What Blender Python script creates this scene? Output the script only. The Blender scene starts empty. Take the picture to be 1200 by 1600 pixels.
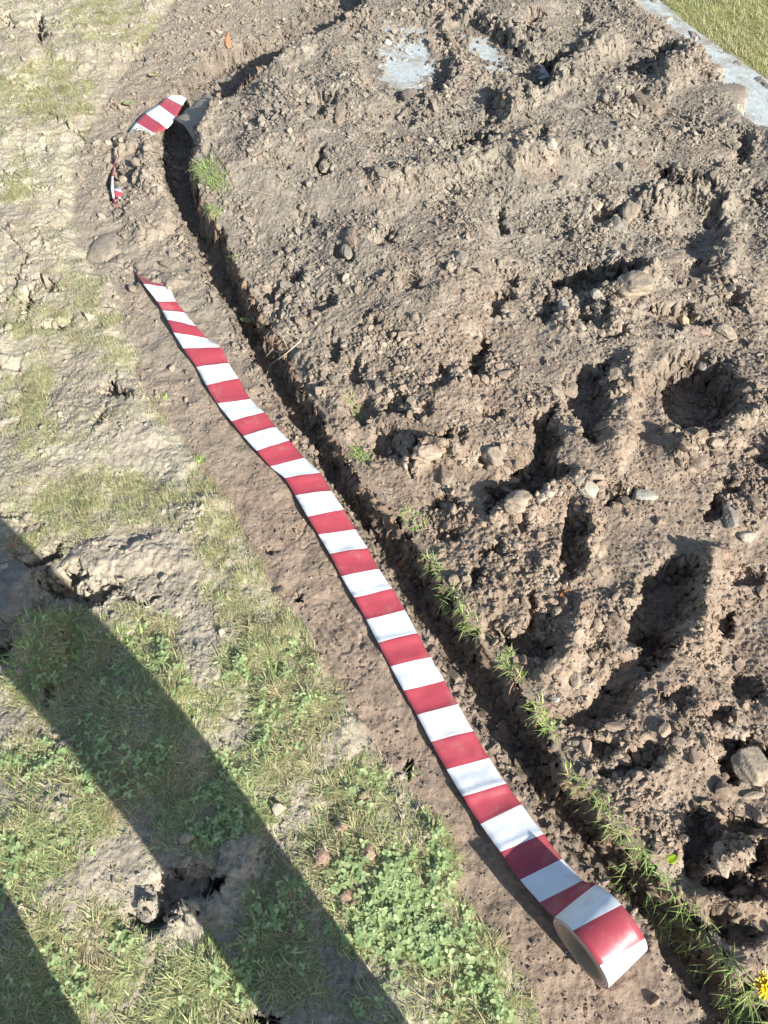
import bpy, bmesh, math, random
import numpy as np
from mathutils import Vector, Matrix
R = math.radians
C = bpy.context.scene.collection
S = bpy.context.scene

# ------------------------------------------------------------------ camera, sky, sun, exposure
CAM_H, PITCH, F = 1.35, R(55), 1200.0          # F in pixels of the 1200 x 1600 photograph
SUN_EL, SHADOW_AZ = R(29), R(132.5)              # shadows fall towards SHADOW_AZ (from +X, counter-clockwise)
cam = bpy.data.cameras.new('camera')
cam.sensor_fit = 'VERTICAL'; cam.sensor_height = 36.0; cam.lens = 36.0 * F / 1600.0
cam.clip_start = 0.02; cam.clip_end = 2000
camo = bpy.data.objects.new('camera', cam); C.objects.link(camo)
camo.location = (0, 0, CAM_H); camo.rotation_euler = (R(90) - PITCH, 0, 0)
S.camera = camo
W = bpy.data.worlds.new('World'); S.world = W; W.use_nodes = True
wn = W.node_tree.nodes; wl = W.node_tree.links
sky = wn.new('ShaderNodeTexSky'); sky.sky_type = 'NISHITA'; sky.sun_disc = False
sky.sun_elevation = SUN_EL
sx, sy = -math.cos(SHADOW_AZ), -math.sin(SHADOW_AZ)          # horizontal direction towards the sun
sky.sun_rotation = math.atan2(sx, sy)
wl.new(sky.outputs[0], wn['Background'].inputs[0]); wn['Background'].inputs[1].default_value = 0.10
sun = bpy.data.lights.new('sun', 'SUN'); sun.energy = 5.0; sun.angle = R(0.5); sun.color = (1.0, 0.965, 0.91)
suno = bpy.data.objects.new('sun', sun); C.objects.link(suno)
sdir = Vector((sx * math.cos(SUN_EL), sy * math.cos(SUN_EL), math.sin(SUN_EL)))
suno.rotation_euler = sdir.to_track_quat('Z', 'Y').to_euler(); suno.location = (2, -3, 4)
S.view_settings.view_transform = 'Standard'; S.view_settings.look = 'None'
S.view_settings.exposure = 1.15; S.view_settings.gamma = 1.0
S.cycles.max_bounces = 5; S.cycles.diffuse_bounces = 3

# ------------------------------------------------------------------ pixel <-> world helpers (photo pixels, 1200 x 1600)
cp, sp = math.cos(PITCH), math.sin(PITCH)
def un(px, py, z=0.0):
    a = (px - 600) / F; b = (py - 800) / F
    t = (z - CAM_H) / (-sp - b * cp)
    return np.array([a * t, (cp - b * sp) * t])
def proj(x, y, z):
    zc = y * cp - (z - CAM_H) * sp; yc = y * sp + (z - CAM_H) * cp
    zc = np.maximum(zc, 0.05)
    return 600 + F * x / zc, 800 - F * yc / zc, zc
def unp(pts, z=0.0): return np.array([un(a, b, z) for a, b in pts])

# ------------------------------------------------------------------ noise
_p = np.random.default_rng(11)
PERM = _p.permutation(4096).astype(np.int64); 
ANG = _p.random(4096) * 2 * np.pi; GX, GY = np.cos(ANG), np.sin(ANG)
RND = [_p.random(4096) for _ in range(5)]
def hsh(i, j): return PERM[(PERM[i & 4095] + j) & 4095]
def perlin(x, y, s, seed=0):
    x = x / s + seed * 17.31; y = y / s + seed * 9.77
    xi = np.floor(x).astype(np.int64); yi = np.floor(y).astype(np.int64)
    xf = x - xi; yf = y - yi
    u = xf * xf * xf * (xf * (xf * 6 - 15) + 10); v = yf * yf * yf * (yf * (yf * 6 - 15) + 10)
    def g(i, j, fx, fy):
        h = hsh(xi + i, yi + j); return GX[h] * fx + GY[h] * fy
    a = g(0, 0, xf, yf); b = g(1, 0, xf - 1, yf); c = g(0, 1, xf, yf - 1); d = g(1, 1, xf - 1, yf - 1)
    return ((a + (b - a) * u) + ((c + (d - c) * u) - (a + (b - a) * u)) * v) * 1.5
def fbm(x, y, s, o=4, seed=0, gain=0.5):
    t = 0; a = 1
    for k in range(o):
        t = t + a * perlin(x, y, s / 2 ** k, seed + k * 3); a *= gain
    return t
def blobs(x, y, s, p, seed=0, rmin=.25, rmax=.62):
    """rounded clods: a cell of size s holds one lump with probability p; height in metres"""
    wx = x + fbm(x, y, s * .5, 2, seed + 5) * s * .16; wy = y + fbm(x, y, s * .5, 2, seed + 6) * s * .16
    X = wx / s + seed * 7.7; Y = wy / s + seed * 3.3
    xi = np.floor(X).astype(np.int64); yi = np.floor(Y).astype(np.int64)
    out = np.zeros_like(x)
    for i in (-1, 0, 1):
        for j in (-1, 0, 1):
            h = hsh(xi + i, yi + j)
            r = rmin + (rmax - rmin) * RND[2][h] ** 2
            dx = X - (xi + i + RND[0][h]); dy = Y - (yi + j + RND[1][h])
            ca = GX[h]; sa = GY[h]; u = (dx * ca + dy * sa) / r; v = (dy * ca - dx * sa) / r * (1 + .6 * RND[4][h])
            d = np.maximum(np.maximum(np.abs(u), np.abs(v)), np.abs(u * .62 + v * .78) * 1.08)
            top = (.62 + (RND[0][h] - .5) * .9 * u + (RND[1][h] - .5) * .9 * v)
            b = np.where((d < 1) & (RND[3][h] < p), np.minimum((1 - d) * 2.2, top) * r, 0)
            out = np.maximum(out, b)
    return out * s
def plates(x, y, s, seed=0):
    """cracked crust: distance to the nearest plate edge (in metres) and a random number per plate"""
    wx = x + fbm(x, y, s * .6, 2, seed + 8) * s * .2; wy = y + fbm(x, y, s * .6, 2, seed + 9) * s * .2
    X = wx / s + seed * 5.1; Y = wy / s + seed * 2.9
    xi = np.floor(X).astype(np.int64); yi = np.floor(Y).astype(np.int64)
    f1 = np.full_like(x, 9.); f2 = np.full_like(x, 9.); idn = np.zeros_like(x)
    for i in (-1, 0, 1):
        for j in (-1, 0, 1):
            h = hsh(xi + i, yi + j)
            d = np.hypot(X - (xi + i + RND[0][h]), Y - (yi + j + RND[1][h]))
            c = d < f1
            f2 = np.where(c, f1, np.minimum(f2, d)); idn = np.where(c, RND[3][h], idn); f1 = np.where(c, d, f1)
    return (f2 - f1) * s * .5, idn
def ss(a, b, t):
    t = np.clip((t - a) / (b - a), 0, 1); return t * t * (3 - 2 * t)
def dist_line(x, y, P):
    d = np.full_like(x, 1e9)
    for (ax, ay), (bx, by) in zip(P[:-1], P[1:]):
        ex, ey = bx - ax, by - ay; L = ex * ex + ey * ey + 1e-12
        t = np.clip(((x - ax) * ex + (y - ay) * ey) / L, 0, 1)
        d = np.minimum(d, (x - ax - t * ex) ** 2 + (y - ay - t * ey) ** 2)
    return np.sqrt(d)
def inside(x, y, P):
    r = np.zeros(x.shape, bool); n = len(P)
    for i in range(n):
        ax, ay = P[i]; bx, by = P[(i + 1) % n]
        if ay == by: continue
        r ^= ((ay > y) != (by > y)) & (x < (bx - ax) * (y - ay) / (by - ay) + ax)
    return r
def sdp(x, y, P):
    d = dist_line(x, y, np.vstack([P, P[:1]])); return np.where(inside(x, y, P), -d, d)

def ss(a, b, t):
    t = np.clip((t - a) / (b - a), 0, 1); return t * t * (3 - 2 * t)
# ------------------------------------------------------------------ the lie of the land (outlines read off the photograph, laid on the ground)
strip_left = [(330, -60), (250, 40), (200, 110), (150, 190), (120, 270), (118, 340), (140, 400), (185, 450), (212, 540), (240, 620), (290, 690), (345, 760), (395, 850), (430, 930), (480, 990), (530, 1060), (575, 1140), (640, 1220), (690, 1290), (715, 1350), (745, 1420), (800, 1500), (850, 1600), (900, 1720)]
groove_left = [(520, -10), (420, 55), (345, 78), (295, 108), (258, 155), (246, 215), (248, 260), (265, 310), (290, 375), (315, 430), (350, 480), (380, 540), (412, 600), (445, 650), (470, 690), (495, 735), (530, 785), (565, 840), (605, 900), (645, 968), (685, 1045), (725, 1100), (765, 1160), (805, 1225), (850, 1290), (905, 1350), (965, 1400), (1010, 1450), (1035, 1500), (1070, 1560), (1120, 1650), (1170, 1720)]
groove_right = [(570, 10), (452, 78), (398, 114), (352, 142), (318, 172), (306, 218), (304, 260), (317, 310), (347, 358), (368, 408), (398, 466), (430, 517), (456, 558), (478, 605), (510, 655), (545, 715), (580, 765), (620, 812), (660, 872), (700, 940), (750, 1005), (795, 1065), (845, 1140), (890, 1220), (945, 1285), (1000, 1350), (1060, 1405), (1098, 1450), (1135, 1505), (1175, 1555), (1215, 1600), (1260, 1680)]
groove_right = [(a + 8 * ss(700, 900, b), b - 5 * ss(700, 900, b)) for a, b in groove_right]
SLw = unp(strip_left, .0); GLw = unp(groove_left, 0.); GRw = np.array([un(a, b, .05 + .035 * float(ss(330, 230, np.array(b)))) for a, b in groove_right])
turfP = np.vstack([SLw, [(.55, -2), (-6, -2), (-6, 8), (-1.2, 8)]])
heapP = np.vstack([GRw, [(1.2, -2), (6, -2), (6, 8), (-.2, 8)]])
grooveP = np.vstack([GLw, GRw[::-1]])
# heap's far edge: a concrete path and a lawn beyond it
path_in = unp([(925, -60), (968, 0), (1022, 52), (1076, 106), (1112, 172), (1152, 235), (1230, 290), (1380, 380)], .03)
path_out = unp([(985, -60), (1022, 0), (1075, 45), (1130, 80), (1200, 128), (1270, 170), (1400, 240)], .03)
lawnP = np.vstack([path_out, [(8, 1.8), (8, 9), (1.1, 9)]])
pathP = np.vstack([path_in, path_out[::-1]])

def line_spacing(stops):
    out = [stops[0][0]]
    while out[-1] < stops[-1][0]:
        d = np.interp(out[-1], [s[0] for s in stops], [s[1] for s in stops]); out.append(out[-1] + d)
    return np.array(out)
xs = line_spacing([(-60, 12), (-8, 1.5), (-2.6, .1), (-1.9, .012), (-1.5, .0042), (-.6, .0027), (.6, .0027), (1.5, .0042), (1.9, .012), (2.6, .1), (8, 1.5), (60, 12)])
ys = line_spacing([(-60, 12), (-6, 1.5), (-1, .05), (-.25, .008), (0, .0027), (.8, .0027), (1.8, .0034), (3.5, .0044), (3.9, .012), (5, .12), (9, 1.5), (60, 12)])
X, Y = np.meshgrid(xs, ys)
shape = X.shape
X = X.ravel(); Y = Y.ravel()
near = (X > -2.3) & (X < 2.3) & (Y > -.7) & (Y < 4.4)
NI = np.nonzero(near)[0]; x = X[NI].copy(); y = Y[NI].copy()
wob = fbm(x, y, .12, 4, 1) * .012
wob2 = fbm(x, y, .05, 3, 2) * .006
sdT = sdp(x, y, turfP) + wob; sdH = sdp(x, y, heapP) + fbm(x, y, .07, 4, 3, .6) * .011; inG = inside(x, y, grooveP)
dl = dist_line(x, y, GLw); rag = fbm(x, y, .07, 4, 3, .6) * .011
dr = np.maximum(dist_line(x, y, GRw) + rag, 0); dl = np.maximum(dl + fbm(x, y, .09, 4, 2, .6) * .008, 0)
sdL = sdp(x, y, lawnP) + wob; sdPa = sdp(x, y, pathP) + wob
heap = (sdH < 0)
# base level
hb = np.zeros_like(x)
rim = .036 + fbm(x, y, .2, 2, 4) * .016 + .05 * ss(1.75, 2.15, y)
heap_h = rim + .045 * ss(0, .35, -sdH) + fbm(x, y, .45, 2, 6) * .022
far = ss(.0, .30, sdL)                             # falls away to the path
heap_h = .03 + (heap_h - .03) * far
turf_h = .020 * ss(0, .07, -sdT + fbm(x, y, .1, 3, 18) * .03) + fbm(x, y, .3, 3, 7) * .016 * ss(0, .06, -sdT)
strip_h = fbm(x, y, .12, 3, 8) * .004
hb = np.where(heap, heap_h, np.where(sdT < 0, turf_h, strip_h))
floor = -.058 + fbm(x, y, .08, 3, 9) * .012
floor = floor * ss(3.35, 3.0, y) + .0
g_h = floor + (0 - floor) * (1 - ss(.0, .016 + .012 * (fbm(x, y, .15, 2, 17) > 0), dl)) + (rim - floor) * (1 - ss(.0, .034, dr)) ** 1.6
groove = inG & (sdH > -.002)
hb = np.where(groove, np.where(sdH < .004, np.maximum(g_h, floor), g_h), hb)
hb = np.where(sdL < 0, .02 + fbm(x, y, .3, 3, 30) * .01, hb)
PX, PY, ZC = proj(x, y, hb)
WPX = PX + fbm(x, y, .06, 4, 12, .62) * 11; WPY = PY + fbm(x, y, .06, 4, 14, .62) * 11
def ell(cx, cy, rx, ry, a=0):
    ca, sa = math.cos(R(a)), math.sin(R(a))
    u = (WPX - cx) * ca + (WPY - cy) * sa; v = -(WPX - cx) * sa + (WPY - cy) * ca
    return np.sqrt((u / rx) ** 2 + (v / ry) ** 2)
def poly_px(pts, soft):
    return ss(soft, -soft, sdp(WPX, WPY, np.array(pts, float)))
h = hb.copy()
clodz = np.zeros_like(x)
heapm = ss(0, .03, -sdH) * ss(-.01, .05, sdPa) * ss(-.0, .03, sdL)
# --- heap: pits, hollows, ridges (photo pixels: cx, cy, rx, ry, angle, depth in metres)
pits = [(838, 112, 66, 20, -22, .095), (770, 172, 20, 20, 0, .03), (715, 238, 24, 14, 0, .05), (748, 216, 28, 13, -20, .05), (845, 214, 16, 14, 0, .025),
        (990, 150, 26, 18, 10, .045), (1038, 82, 22, 22, 0, .045), (1003, 105, 24, 10, 20, .03), (830, 32, 14, 22, 0, .04), (912, 25, 12, 12, 0, .02),
        (1065, 284, 48, 18, 8, .08), (1110, 335, 12, 26, 0, .045), (944, 336, 22, 20, 0, .045), (780, 346, 12, 22, -30, .035), (1012, 330, 12, 16, 0, .03),
        (930, 430, 75, 18, -12, .075), (800, 428, 20, 14, 30, .035), (782, 470, 16, 24, 20, .035), (745, 560, 14, 36, 5, .04), (745, 575, 18, 18, 0, .03), (930, 490, 22, 22, 0, .035), (1062, 492, 44, 16, 10, .04),
        (905, 500, 22, 10, 0, .03), (955, 520, 30, 10, 0, .025), (500, 165, 26, 14, -25, .035), (500, 255, 14, 20, 10, .035), (640, 178, 30, 10, 0, .02), (855, 485, 10, 22, 20, .03),
        (600, 690, 20, 24, 0, .04), (645, 712, 9, 26, 10, .035), (680, 684, 40, 9, -6, .035), (755, 714, 12, 12, 0, .03), (895, 842, 20, 46, -12, .05), (885, 890, 14, 20, 10, .03),
        (698, 830, 22, 8, 10, .025), (812, 818, 14, 12, 0, .025), (830, 948, 12, 26, 0, .03), (775, 990, 30, 18, 10, .03), (826, 1005, 34, 26, 20, .045), (845, 970, 24, 12, 0, .025),
        (1128, 972, 14, 18, -20, .035), (1118, 795, 14, 22, 20, .035), (1140, 760, 20, 10, 0, .025), (985, 772, 26, 12, -10, .025), (955, 770, 16, 20, 0, .03),
        (960, 1090, 40, 30, -40, .045), (985, 1040, 44, 22, -30, .035), (1030, 1000, 26, 40, 20, .04), (905, 1120, 36, 18, 0, .035), (1010, 1180, 42, 22, -20, .045), (940, 1165, 36, 18, 10, .035), (960, 1205, 30, 12, 0, .03),
        (1140, 1190, 14, 34, -6, .05), (1160, 1162, 40, 12, 4, .045), (1095, 1310, 24, 50, 10, .06), (1150, 1385, 50, 22, 12, .055), (1180, 1330, 24, 30, 0, .05), (1160, 1285, 40, 16, 5, .04),
        (1125, 1440, 28, 22, 30, .045), (1165, 1465, 30, 18, 0, .04), (1120, 1120, 26, 14, 0, .03), (1165, 1075, 24, 20, 0, .035), (1060, 1090, 20, 14, 0, .025), (1170, 900, 20, 16, 0, .03), (1190, 720, 18, 14, 0, .03),
        (600, 372, 18, 14, 0, .03), (540, 395, 14, 18, 0, .03), (480, 345, 16, 12, 0, .025), (455, 425, 18, 14, 0, .03), (500, 470, 20, 16, 0, .03), (420, 462, 22, 18, 0, .04), (555, 575, 18, 18, 0, .03), (520, 540, 14, 20, 0, .03), (570, 640, 18, 18, 0, .03), (620, 630, 24, 12, 0, .03),
        (660, 640, 12, 10, 0, .02), (690, 590, 16, 16, 0, .025), (640, 440, 20, 12, 0, .025), (580, 500, 14, 14, 0, .02), (760, 640, 18, 10, 0, .02), (700, 790, 26, 10, 0, .025), (740, 900, 14, 20, 0, .03), (770, 860, 20, 12, 0, .025),
        (690, 130, 20, 10, 0, .02), (560, 45, 20, 12, 0, .025), (640, 20, 26, 10, 0, .025), (440, 260, 18, 12, 0, .02), (1165, 230, 18, 26, 0, .04), (1185, 300, 20, 20, 0, .03), (1090, 420, 18, 14, 0, .025), (1140, 470, 24, 14, 0, .03), (880, 360, 20, 14, 0, .02), (700, 300, 18, 12, 0, .02)]
for cx, cy, rx, ry, a, d in pits:
    q = ell(cx, cy, rx * 1.12, ry * 1.12, a)
    clodz = np.maximum(clodz, 1 - ss(.5, 1.7, q))
    h -= d * .88 * (1 - ss(.62, 1.1, q)) * heapm
polys = [([(1022, 585), (1060, 555), (1112, 558), (1165, 600), (1152, 645), (1100, 685), (1058, 662)], .105),
         ([(880, 600), (952, 565), (946, 640), (928, 684), (893, 645)], .055),
         ([(838, 640), (868, 640), (868, 720), (893, 747), (832, 772), (772, 792), (763, 762), (818, 722), (838, 700)], .07),
         ([(1010, 902), (1060, 868), (1088, 900), (1078, 962), (1040, 1012), (990, 1000), (985, 950)], .075)]
for pts, d in polys: h -= d * .95 * poly_px(pts, 12) * heapm
ridges = [([(795, 165), (850, 140), (900, 110), (945, 75)], .05, 16), ([(600, 285), (700, 262), (790, 245), (900, 235)], .03, 16), ([(1010, 318), (1080, 312), (1130, 330)], .045, 16),
          ([(930, 480), (985, 458), (1015, 430)], .05, 13), ([(870, 505), (960, 500), (1010, 480)], .02, 12), ([(640, 715), (680, 705), (705, 712)], .035, 13), ([(780, 810), (830, 795), (880, 770), (900, 750)], .03, 16),
          ([(1060, 700), (1120, 690), (1170, 660)], .03, 20), ([(960, 690), (980, 620), (985, 570)], .03, 22), ([(930, 890), (915, 850), (920, 800)], .025, 14), ([(1110, 330), (1140, 380), (1130, 420)], .03, 20),
          ([(860, 1050), (890, 1020), (905, 960)], .03, 20), ([(1120, 1340), (1150, 1330)], .06, 18), ([(1090, 1400), (1150, 1420), (1200, 1410)], .03, 14), ([(1090, 1000), (1100, 930), (1110, 880)], .03, 22), ([(1040, 120), (1070, 100), (1100, 90)], .04, 16),
          ([(322, 165), (314, 190), (312, 222)], .034, 18), ([(440, 110), (420, 100), (470, 80)], .03, 20), ([(420, 150), (520, 130), (640, 130)], .012, 24), ([(470, 560), (510, 600), (530, 640)], .02, 14)]
for pts, a, w in ridges:
    d = dist_line(WPX, WPY, np.array(pts, float)); h += a * np.exp(-(d / w) ** 2) * heapm
# --- heap texture: clods at several sizes
rough = np.clip(.55 + fbm(x, y, .28, 3, 40) * .75, .25, 1.2)
smoothed = 1 - .75 * np.clip(1 - ss(.5, 1.1, ell(670, 460, 60, 40)) + 1 - ss(.5, 1.1, ell(1010, 545, 110, 16, 4)) + 1 - ss(.5, 1.1, ell(830, 570, 70, 50)) + 1 - ss(.5, 1.1, ell(1120, 840, 90, 50, 10)) + 1 - ss(.5, 1.1, ell(860, 270, 160, 22, -6)) + 1 - ss(.5, 1.1, ell(960, 850, 50, 90, 10)), 0, 1)
rough = rough * smoothed
cl = blobs(x, y, .075, .45, 1) * .55 + blobs(x, y, .036, .6, 2) * .7 + blobs(x, y, .019, .75, 3) * .9
grain = np.random.default_rng(77).normal(size=len(x)) * (.00045 + .0003 * ss(.8, 2.5, y))
fine = blobs(x, y, .0105, .5, 4) * .9 + fbm(x, y, .02, 4, 50, .65) * .0018 + grain * 1.2
ang = 1 + .45 * fbm(x, y, .014, 2, 56)
h += heapm * (cl * .28 * rough * ang + fine * .85 * np.clip(rough + .35, .5, 1.1)) + heapm * (fbm(x, y, .08, 3, 52) * .0042 + (np.abs(fbm(x, y, .022, 3, 57)) - .3) * -.003 * rough + fbm(x, y, .0075, 2, 58) * .0016)
# --- groove: crumbs fallen in
gm = groove.astype(float)
h += gm * ss(.006, .03, dr) * (blobs(x, y, .03, .6, 5) * .6 + blobs(x, y, .016, .7, 6) * .8 + fine * .7)
h += gm * (1 - ss(.006, .03, dr)) * (fbm(x, y, .03, 3, 53) * .011 + blobs(x, y, .024, .6, 15) * .7)
# --- strip: trodden soil with crumbs towards its edges and at its far end
strip = (~heap) & (~groove) & (sdT > 0)
sm = strip.astype(float)
upper = ss(520, 330, PY)
edge = 1 - ss(.0, .05, dl)
packed = ss(.05, .5, fbm(x, y, .1, 3, 60) + .3) 
h += sm * ((.05 + .7 * edge + .5 * upper) * (blobs(x, y, .022, .55, 7) * .6 + blobs(x, y, .011, .7, 8) * .7) * (1.15 - .6 * packed) + fbm(x, y, .04, 4, 54, .55) * .0026 + fbm(x, y, .009, 3, 55, .65) * .0007 + grain * .8)
pe, pid = plates(x, y, .055, 3)
h -= sm * .004 * (1 - ss(.0, .0028, pe)) * (pid > .8) * (1 - edge) * (fbm(x, y, .2, 2, 59) > .05)
# soil thrown over the tape at the far bend
for cx, cy, rx, ry, a, hh in [(236, 330, 50, 60, 10, .02), (238, 270, 26, 46, 0, .03), (215, 228, 34, 18, 0, .028), (160, 395, 26, 24, 0, -.012), (178, 275, 9, 42, 4, -.028), (206, 425, 8, 26, -28, -.012), (185, 220, 12, 10, 0, -.012), (262, 440, 30, 16, 10, .012)]:
    q = ell(cx, cy, rx, ry, a); h += hh * (1 - ss(.5, 1.1, q)) * ss(.0, .02, dl + (~inG) * .0) * (~groove)
# --- left turf ground: crust plates, cracks, clods
tm = ss(.0, .02, -sdT) * (sdT < 0)
bare = np.clip(fbm(x, y, .16, 3, 70) * .8 + .15, 0, 1)
pe2, pid2 = plates(x, y, .13, 5); pe3, pid3 = plates(x, y, .05, 6)
crust = ss(-.15, .3, fbm(x, y, .25, 2, 73)) * (1 - .8 * ss(1050, 1180, PY))
h += tm * ((pid2 - .5) * .010 + (pid3 - .5) * .003) * crust
h -= tm * crust * (.018 * (1 - ss(.0, .006, pe2)) * (pid2 > .55) + .004 * (1 - ss(0, .0028, pe3)) * (pid3 > .7))
h += tm * (fbm(x, y, .05, 4, 71) * .004 + fbm(x, y, .014, 4, 72, .7) * .0017 + grain + (blobs(x, y, .02, .3, 9) * .3 + blobs(x, y, .011, .5, 10) * .45) * ss(-.2, .4, fbm(x, y, .12, 3, 74)))
tpits = [(62, 45, 12, 32, -6, .045), (10, 30, 14, 16, 0, .03), (70, 440, 34, 8, 15, .03), (45, 470, 10, 34, 20, .03), (85, 508, 36, 9, -12, .03), (180, 606, 22, 14, 20, .035), (150, 655, 9, 26, 30, .02), (8, 465, 12, 10, 0, .04), (10, 268, 16, 6, 0, .02),
         (95, 905, 46, 24, -18, .05), (140, 925, 56, 14, -6, .035), (60, 870, 40, 14, -24, .04), (215, 935, 40, 9, 0, .02), (20, 1010, 34, 16, 0, .05), (75, 1085, 14, 26, 0, .05),
         (285, 1385, 52, 34, -25, .036), (240, 1435, 40, 28, 0, .028), (335, 1380, 14, 26, 30, .05), (410, 1590, 34, 14, 0, .05), (265, 105, 6, 30, -35, .02), (225, 105, 5, 18, -15, .02), (470, 935, 10, 9, 0, .03), (482, 925, 7, 6, 0, .03), (635, 1200, 9, 14, 0, .035), (450, 862, 34, 6, 0, .014)]
for cx, cy, rx, ry, a, d in tpits:
    q = ell(cx, cy, rx, ry, a); h -= d * 1.1 * (1 - ss(.5, 1.1, q)) * ss(-.03, .0, -sdT + .02) * (~groove) * (~heap)
tmounds = [(20, 925, 48, 44, 0, .05), (62, 1010, 50, 60, 10, .045), (370, 1345, 46, 38, -35, .02), (250, 1150, 110, 90, 0, .02), (110, 70, 60, 40, 10, .02), (30, 85, 40, 50, 0, .02), (230, 1420, 20, 16, 0, .03), (300, 1425, 16, 14, 0, .03), (265, 1440, 14, 12, 0, .025), (470, 940, 18, 12, 0, .0), (200, 870, 100, 30, -5, .012), (40, 215, 40, 30, 0, .015)]
for cx, cy, rx, ry, a, d in tmounds:
    q = ell(cx, cy, rx, ry, a); h += d * (1 - ss(.45, 1.1, q)) * (sdT < .01)
# footprint tread near the strip's edge
h += sm * .003 * np.sin(dist_line(x, y, unp([(500, 960), (540, 1010)])) * 420) * (1 - ss(.4, 1, ell(520, 985, 60, 55)))
# --- slabs showing through and the path: soil sinks just below them
slabm = np.maximum.reduce([1 - ss(.55, 1.25, ell(636, 76, 40, 38, -15) + fbm(x, y, .05, 3, 80) * .25), 1 - ss(.55, 1.25, ell(762, 58, 34, 13, 35) + fbm(x, y, .05, 3, 81) * .25)])
slab_z = .085
ring = np.maximum(1 - ss(1.6, 2.4, ell(636, 76, 40, 38, -15)), 1 - ss(1.6, 2.4, ell(775, 76, 50, 20, 38)))
h = h * (1 - ring) + ring * (slab_z + .003 + fine * .8 + fbm(x, y, .05, 3, 84) * .006)
h = h * (1 - slabm) + slabm * (slab_z - .006 + fbm(x, y, .05, 4, 83) * .0028)
pm = ss(.02, -.02, sdPa + fbm(x, y, .11, 4, 82) * .055)
h = h * (1 - pm) + pm * (.02 + np.clip(h - hb, 0, .01))
H = np.zeros_like(X); H[NI] = h
outer = ~near
H[outer] = -.01 + perlin(X[outer], Y[outer], 1.5, 90) * .03
HG = H.reshape(shape)
gy, gx = np.gradient(HG, ys, xs)
steep = ss(.6, 2.2, np.hypot(gx, gy)).ravel()[NI]
hx = x + 2.3 * h; hy = y - 1.7 * h
XD = X.copy(); YD = Y.copy()
XD[NI] += steep * (fbm(hx, hy, .03, 4, 150, .6) * .010); YD[NI] += steep * (fbm(hx, hy, .03, 4, 151, .6) * .010)
def hgt(px_, py_):
    px_ = np.asarray(px_, float); py_ = np.asarray(py_, float)
    i = np.clip(np.searchsorted(xs, px_) - 1, 0, len(xs) - 2); j = np.clip(np.searchsorted(ys, py_) - 1, 0, len(ys) - 2)
    u = (px_ - xs[i]) / (xs[i + 1] - xs[i]); v = (py_ - ys[j]) / (ys[j + 1] - ys[j])
    return (HG[j, i] * (1 - u) + HG[j, i + 1] * u) * (1 - v) + (HG[j + 1, i] * (1 - u) + HG[j + 1, i + 1] * u) * v
def smooth_hgt(a, b, r=.02):
    return float(np.mean([hgt(a + r * math.cos(t), b + r * math.sin(t)) for t in np.linspace(0, 6.28, 9)]))
def at(px_, py_):
    z = .05
    for _ in range(25):
        w = un(px_, py_, z); z = .5 * z + .5 * float(hgt(w[0], w[1]))
    return np.array([w[0], w[1], z])
def px_scale(p):                               # photo pixels per metre at a point
    return F / float(proj(p[0], p[1], p[2])[2])

# ------------------------------------------------------------------ ground colours (albedo) and plant cover
def mixc(a, b, t): return a + (b - a) * t[:, None]
def cc(*v): return np.array(v, float)
n1 = fbm(x, y, .35, 4, 100); n2 = fbm(x, y, .05, 4, 101); n3 = fbm(x, y, .9, 2, 102)
brown = cc(.232, .178, .131); grey = cc(.204, .178, .142); pale = cc(.30, .262, .205); dark = cc(.145, .118, .094); red = cc(.235, .160, .120); tgrey = cc(.272, .236, .184); tpale = cc(.345, .312, .252); thatch = cc(.315, .30, .20); moss = cc(.24, .23, .135)
t = np.clip(ss(250, 800, PY) + n1 * .35, 0, 1)
col = mixc(np.tile(grey, (len(x), 1)), np.tile(brown, (len(x), 1)), t)
col = mixc(col, np.tile(pale, (len(x), 1)), np.clip(n2 * .5 + n1 * .2 - .1, 0, .6))
col = mixc(col, np.tile(red, (len(x), 1)), np.clip(fbm(x, y, .1, 3, 103) * .7 - .28, 0, .5))
deep = ss(-.012, -.06, h - hb) * heapm                      # depth inside the pits; drives their painted shade and crumb density
col = mixc(col, np.tile(dark, (len(x), 1)), deep * .35 + gm * .55)  # shade of the pits and groove painted in as darker soil
shaded_clay = gm * (1 - ss(.004, .03, dr))
col = mixc(col, np.tile(cc(.19, .13, .09), (len(x), 1)), shaded_clay * .8)  # red-brown groove wall, its colour darkened to paint in shade
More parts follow.
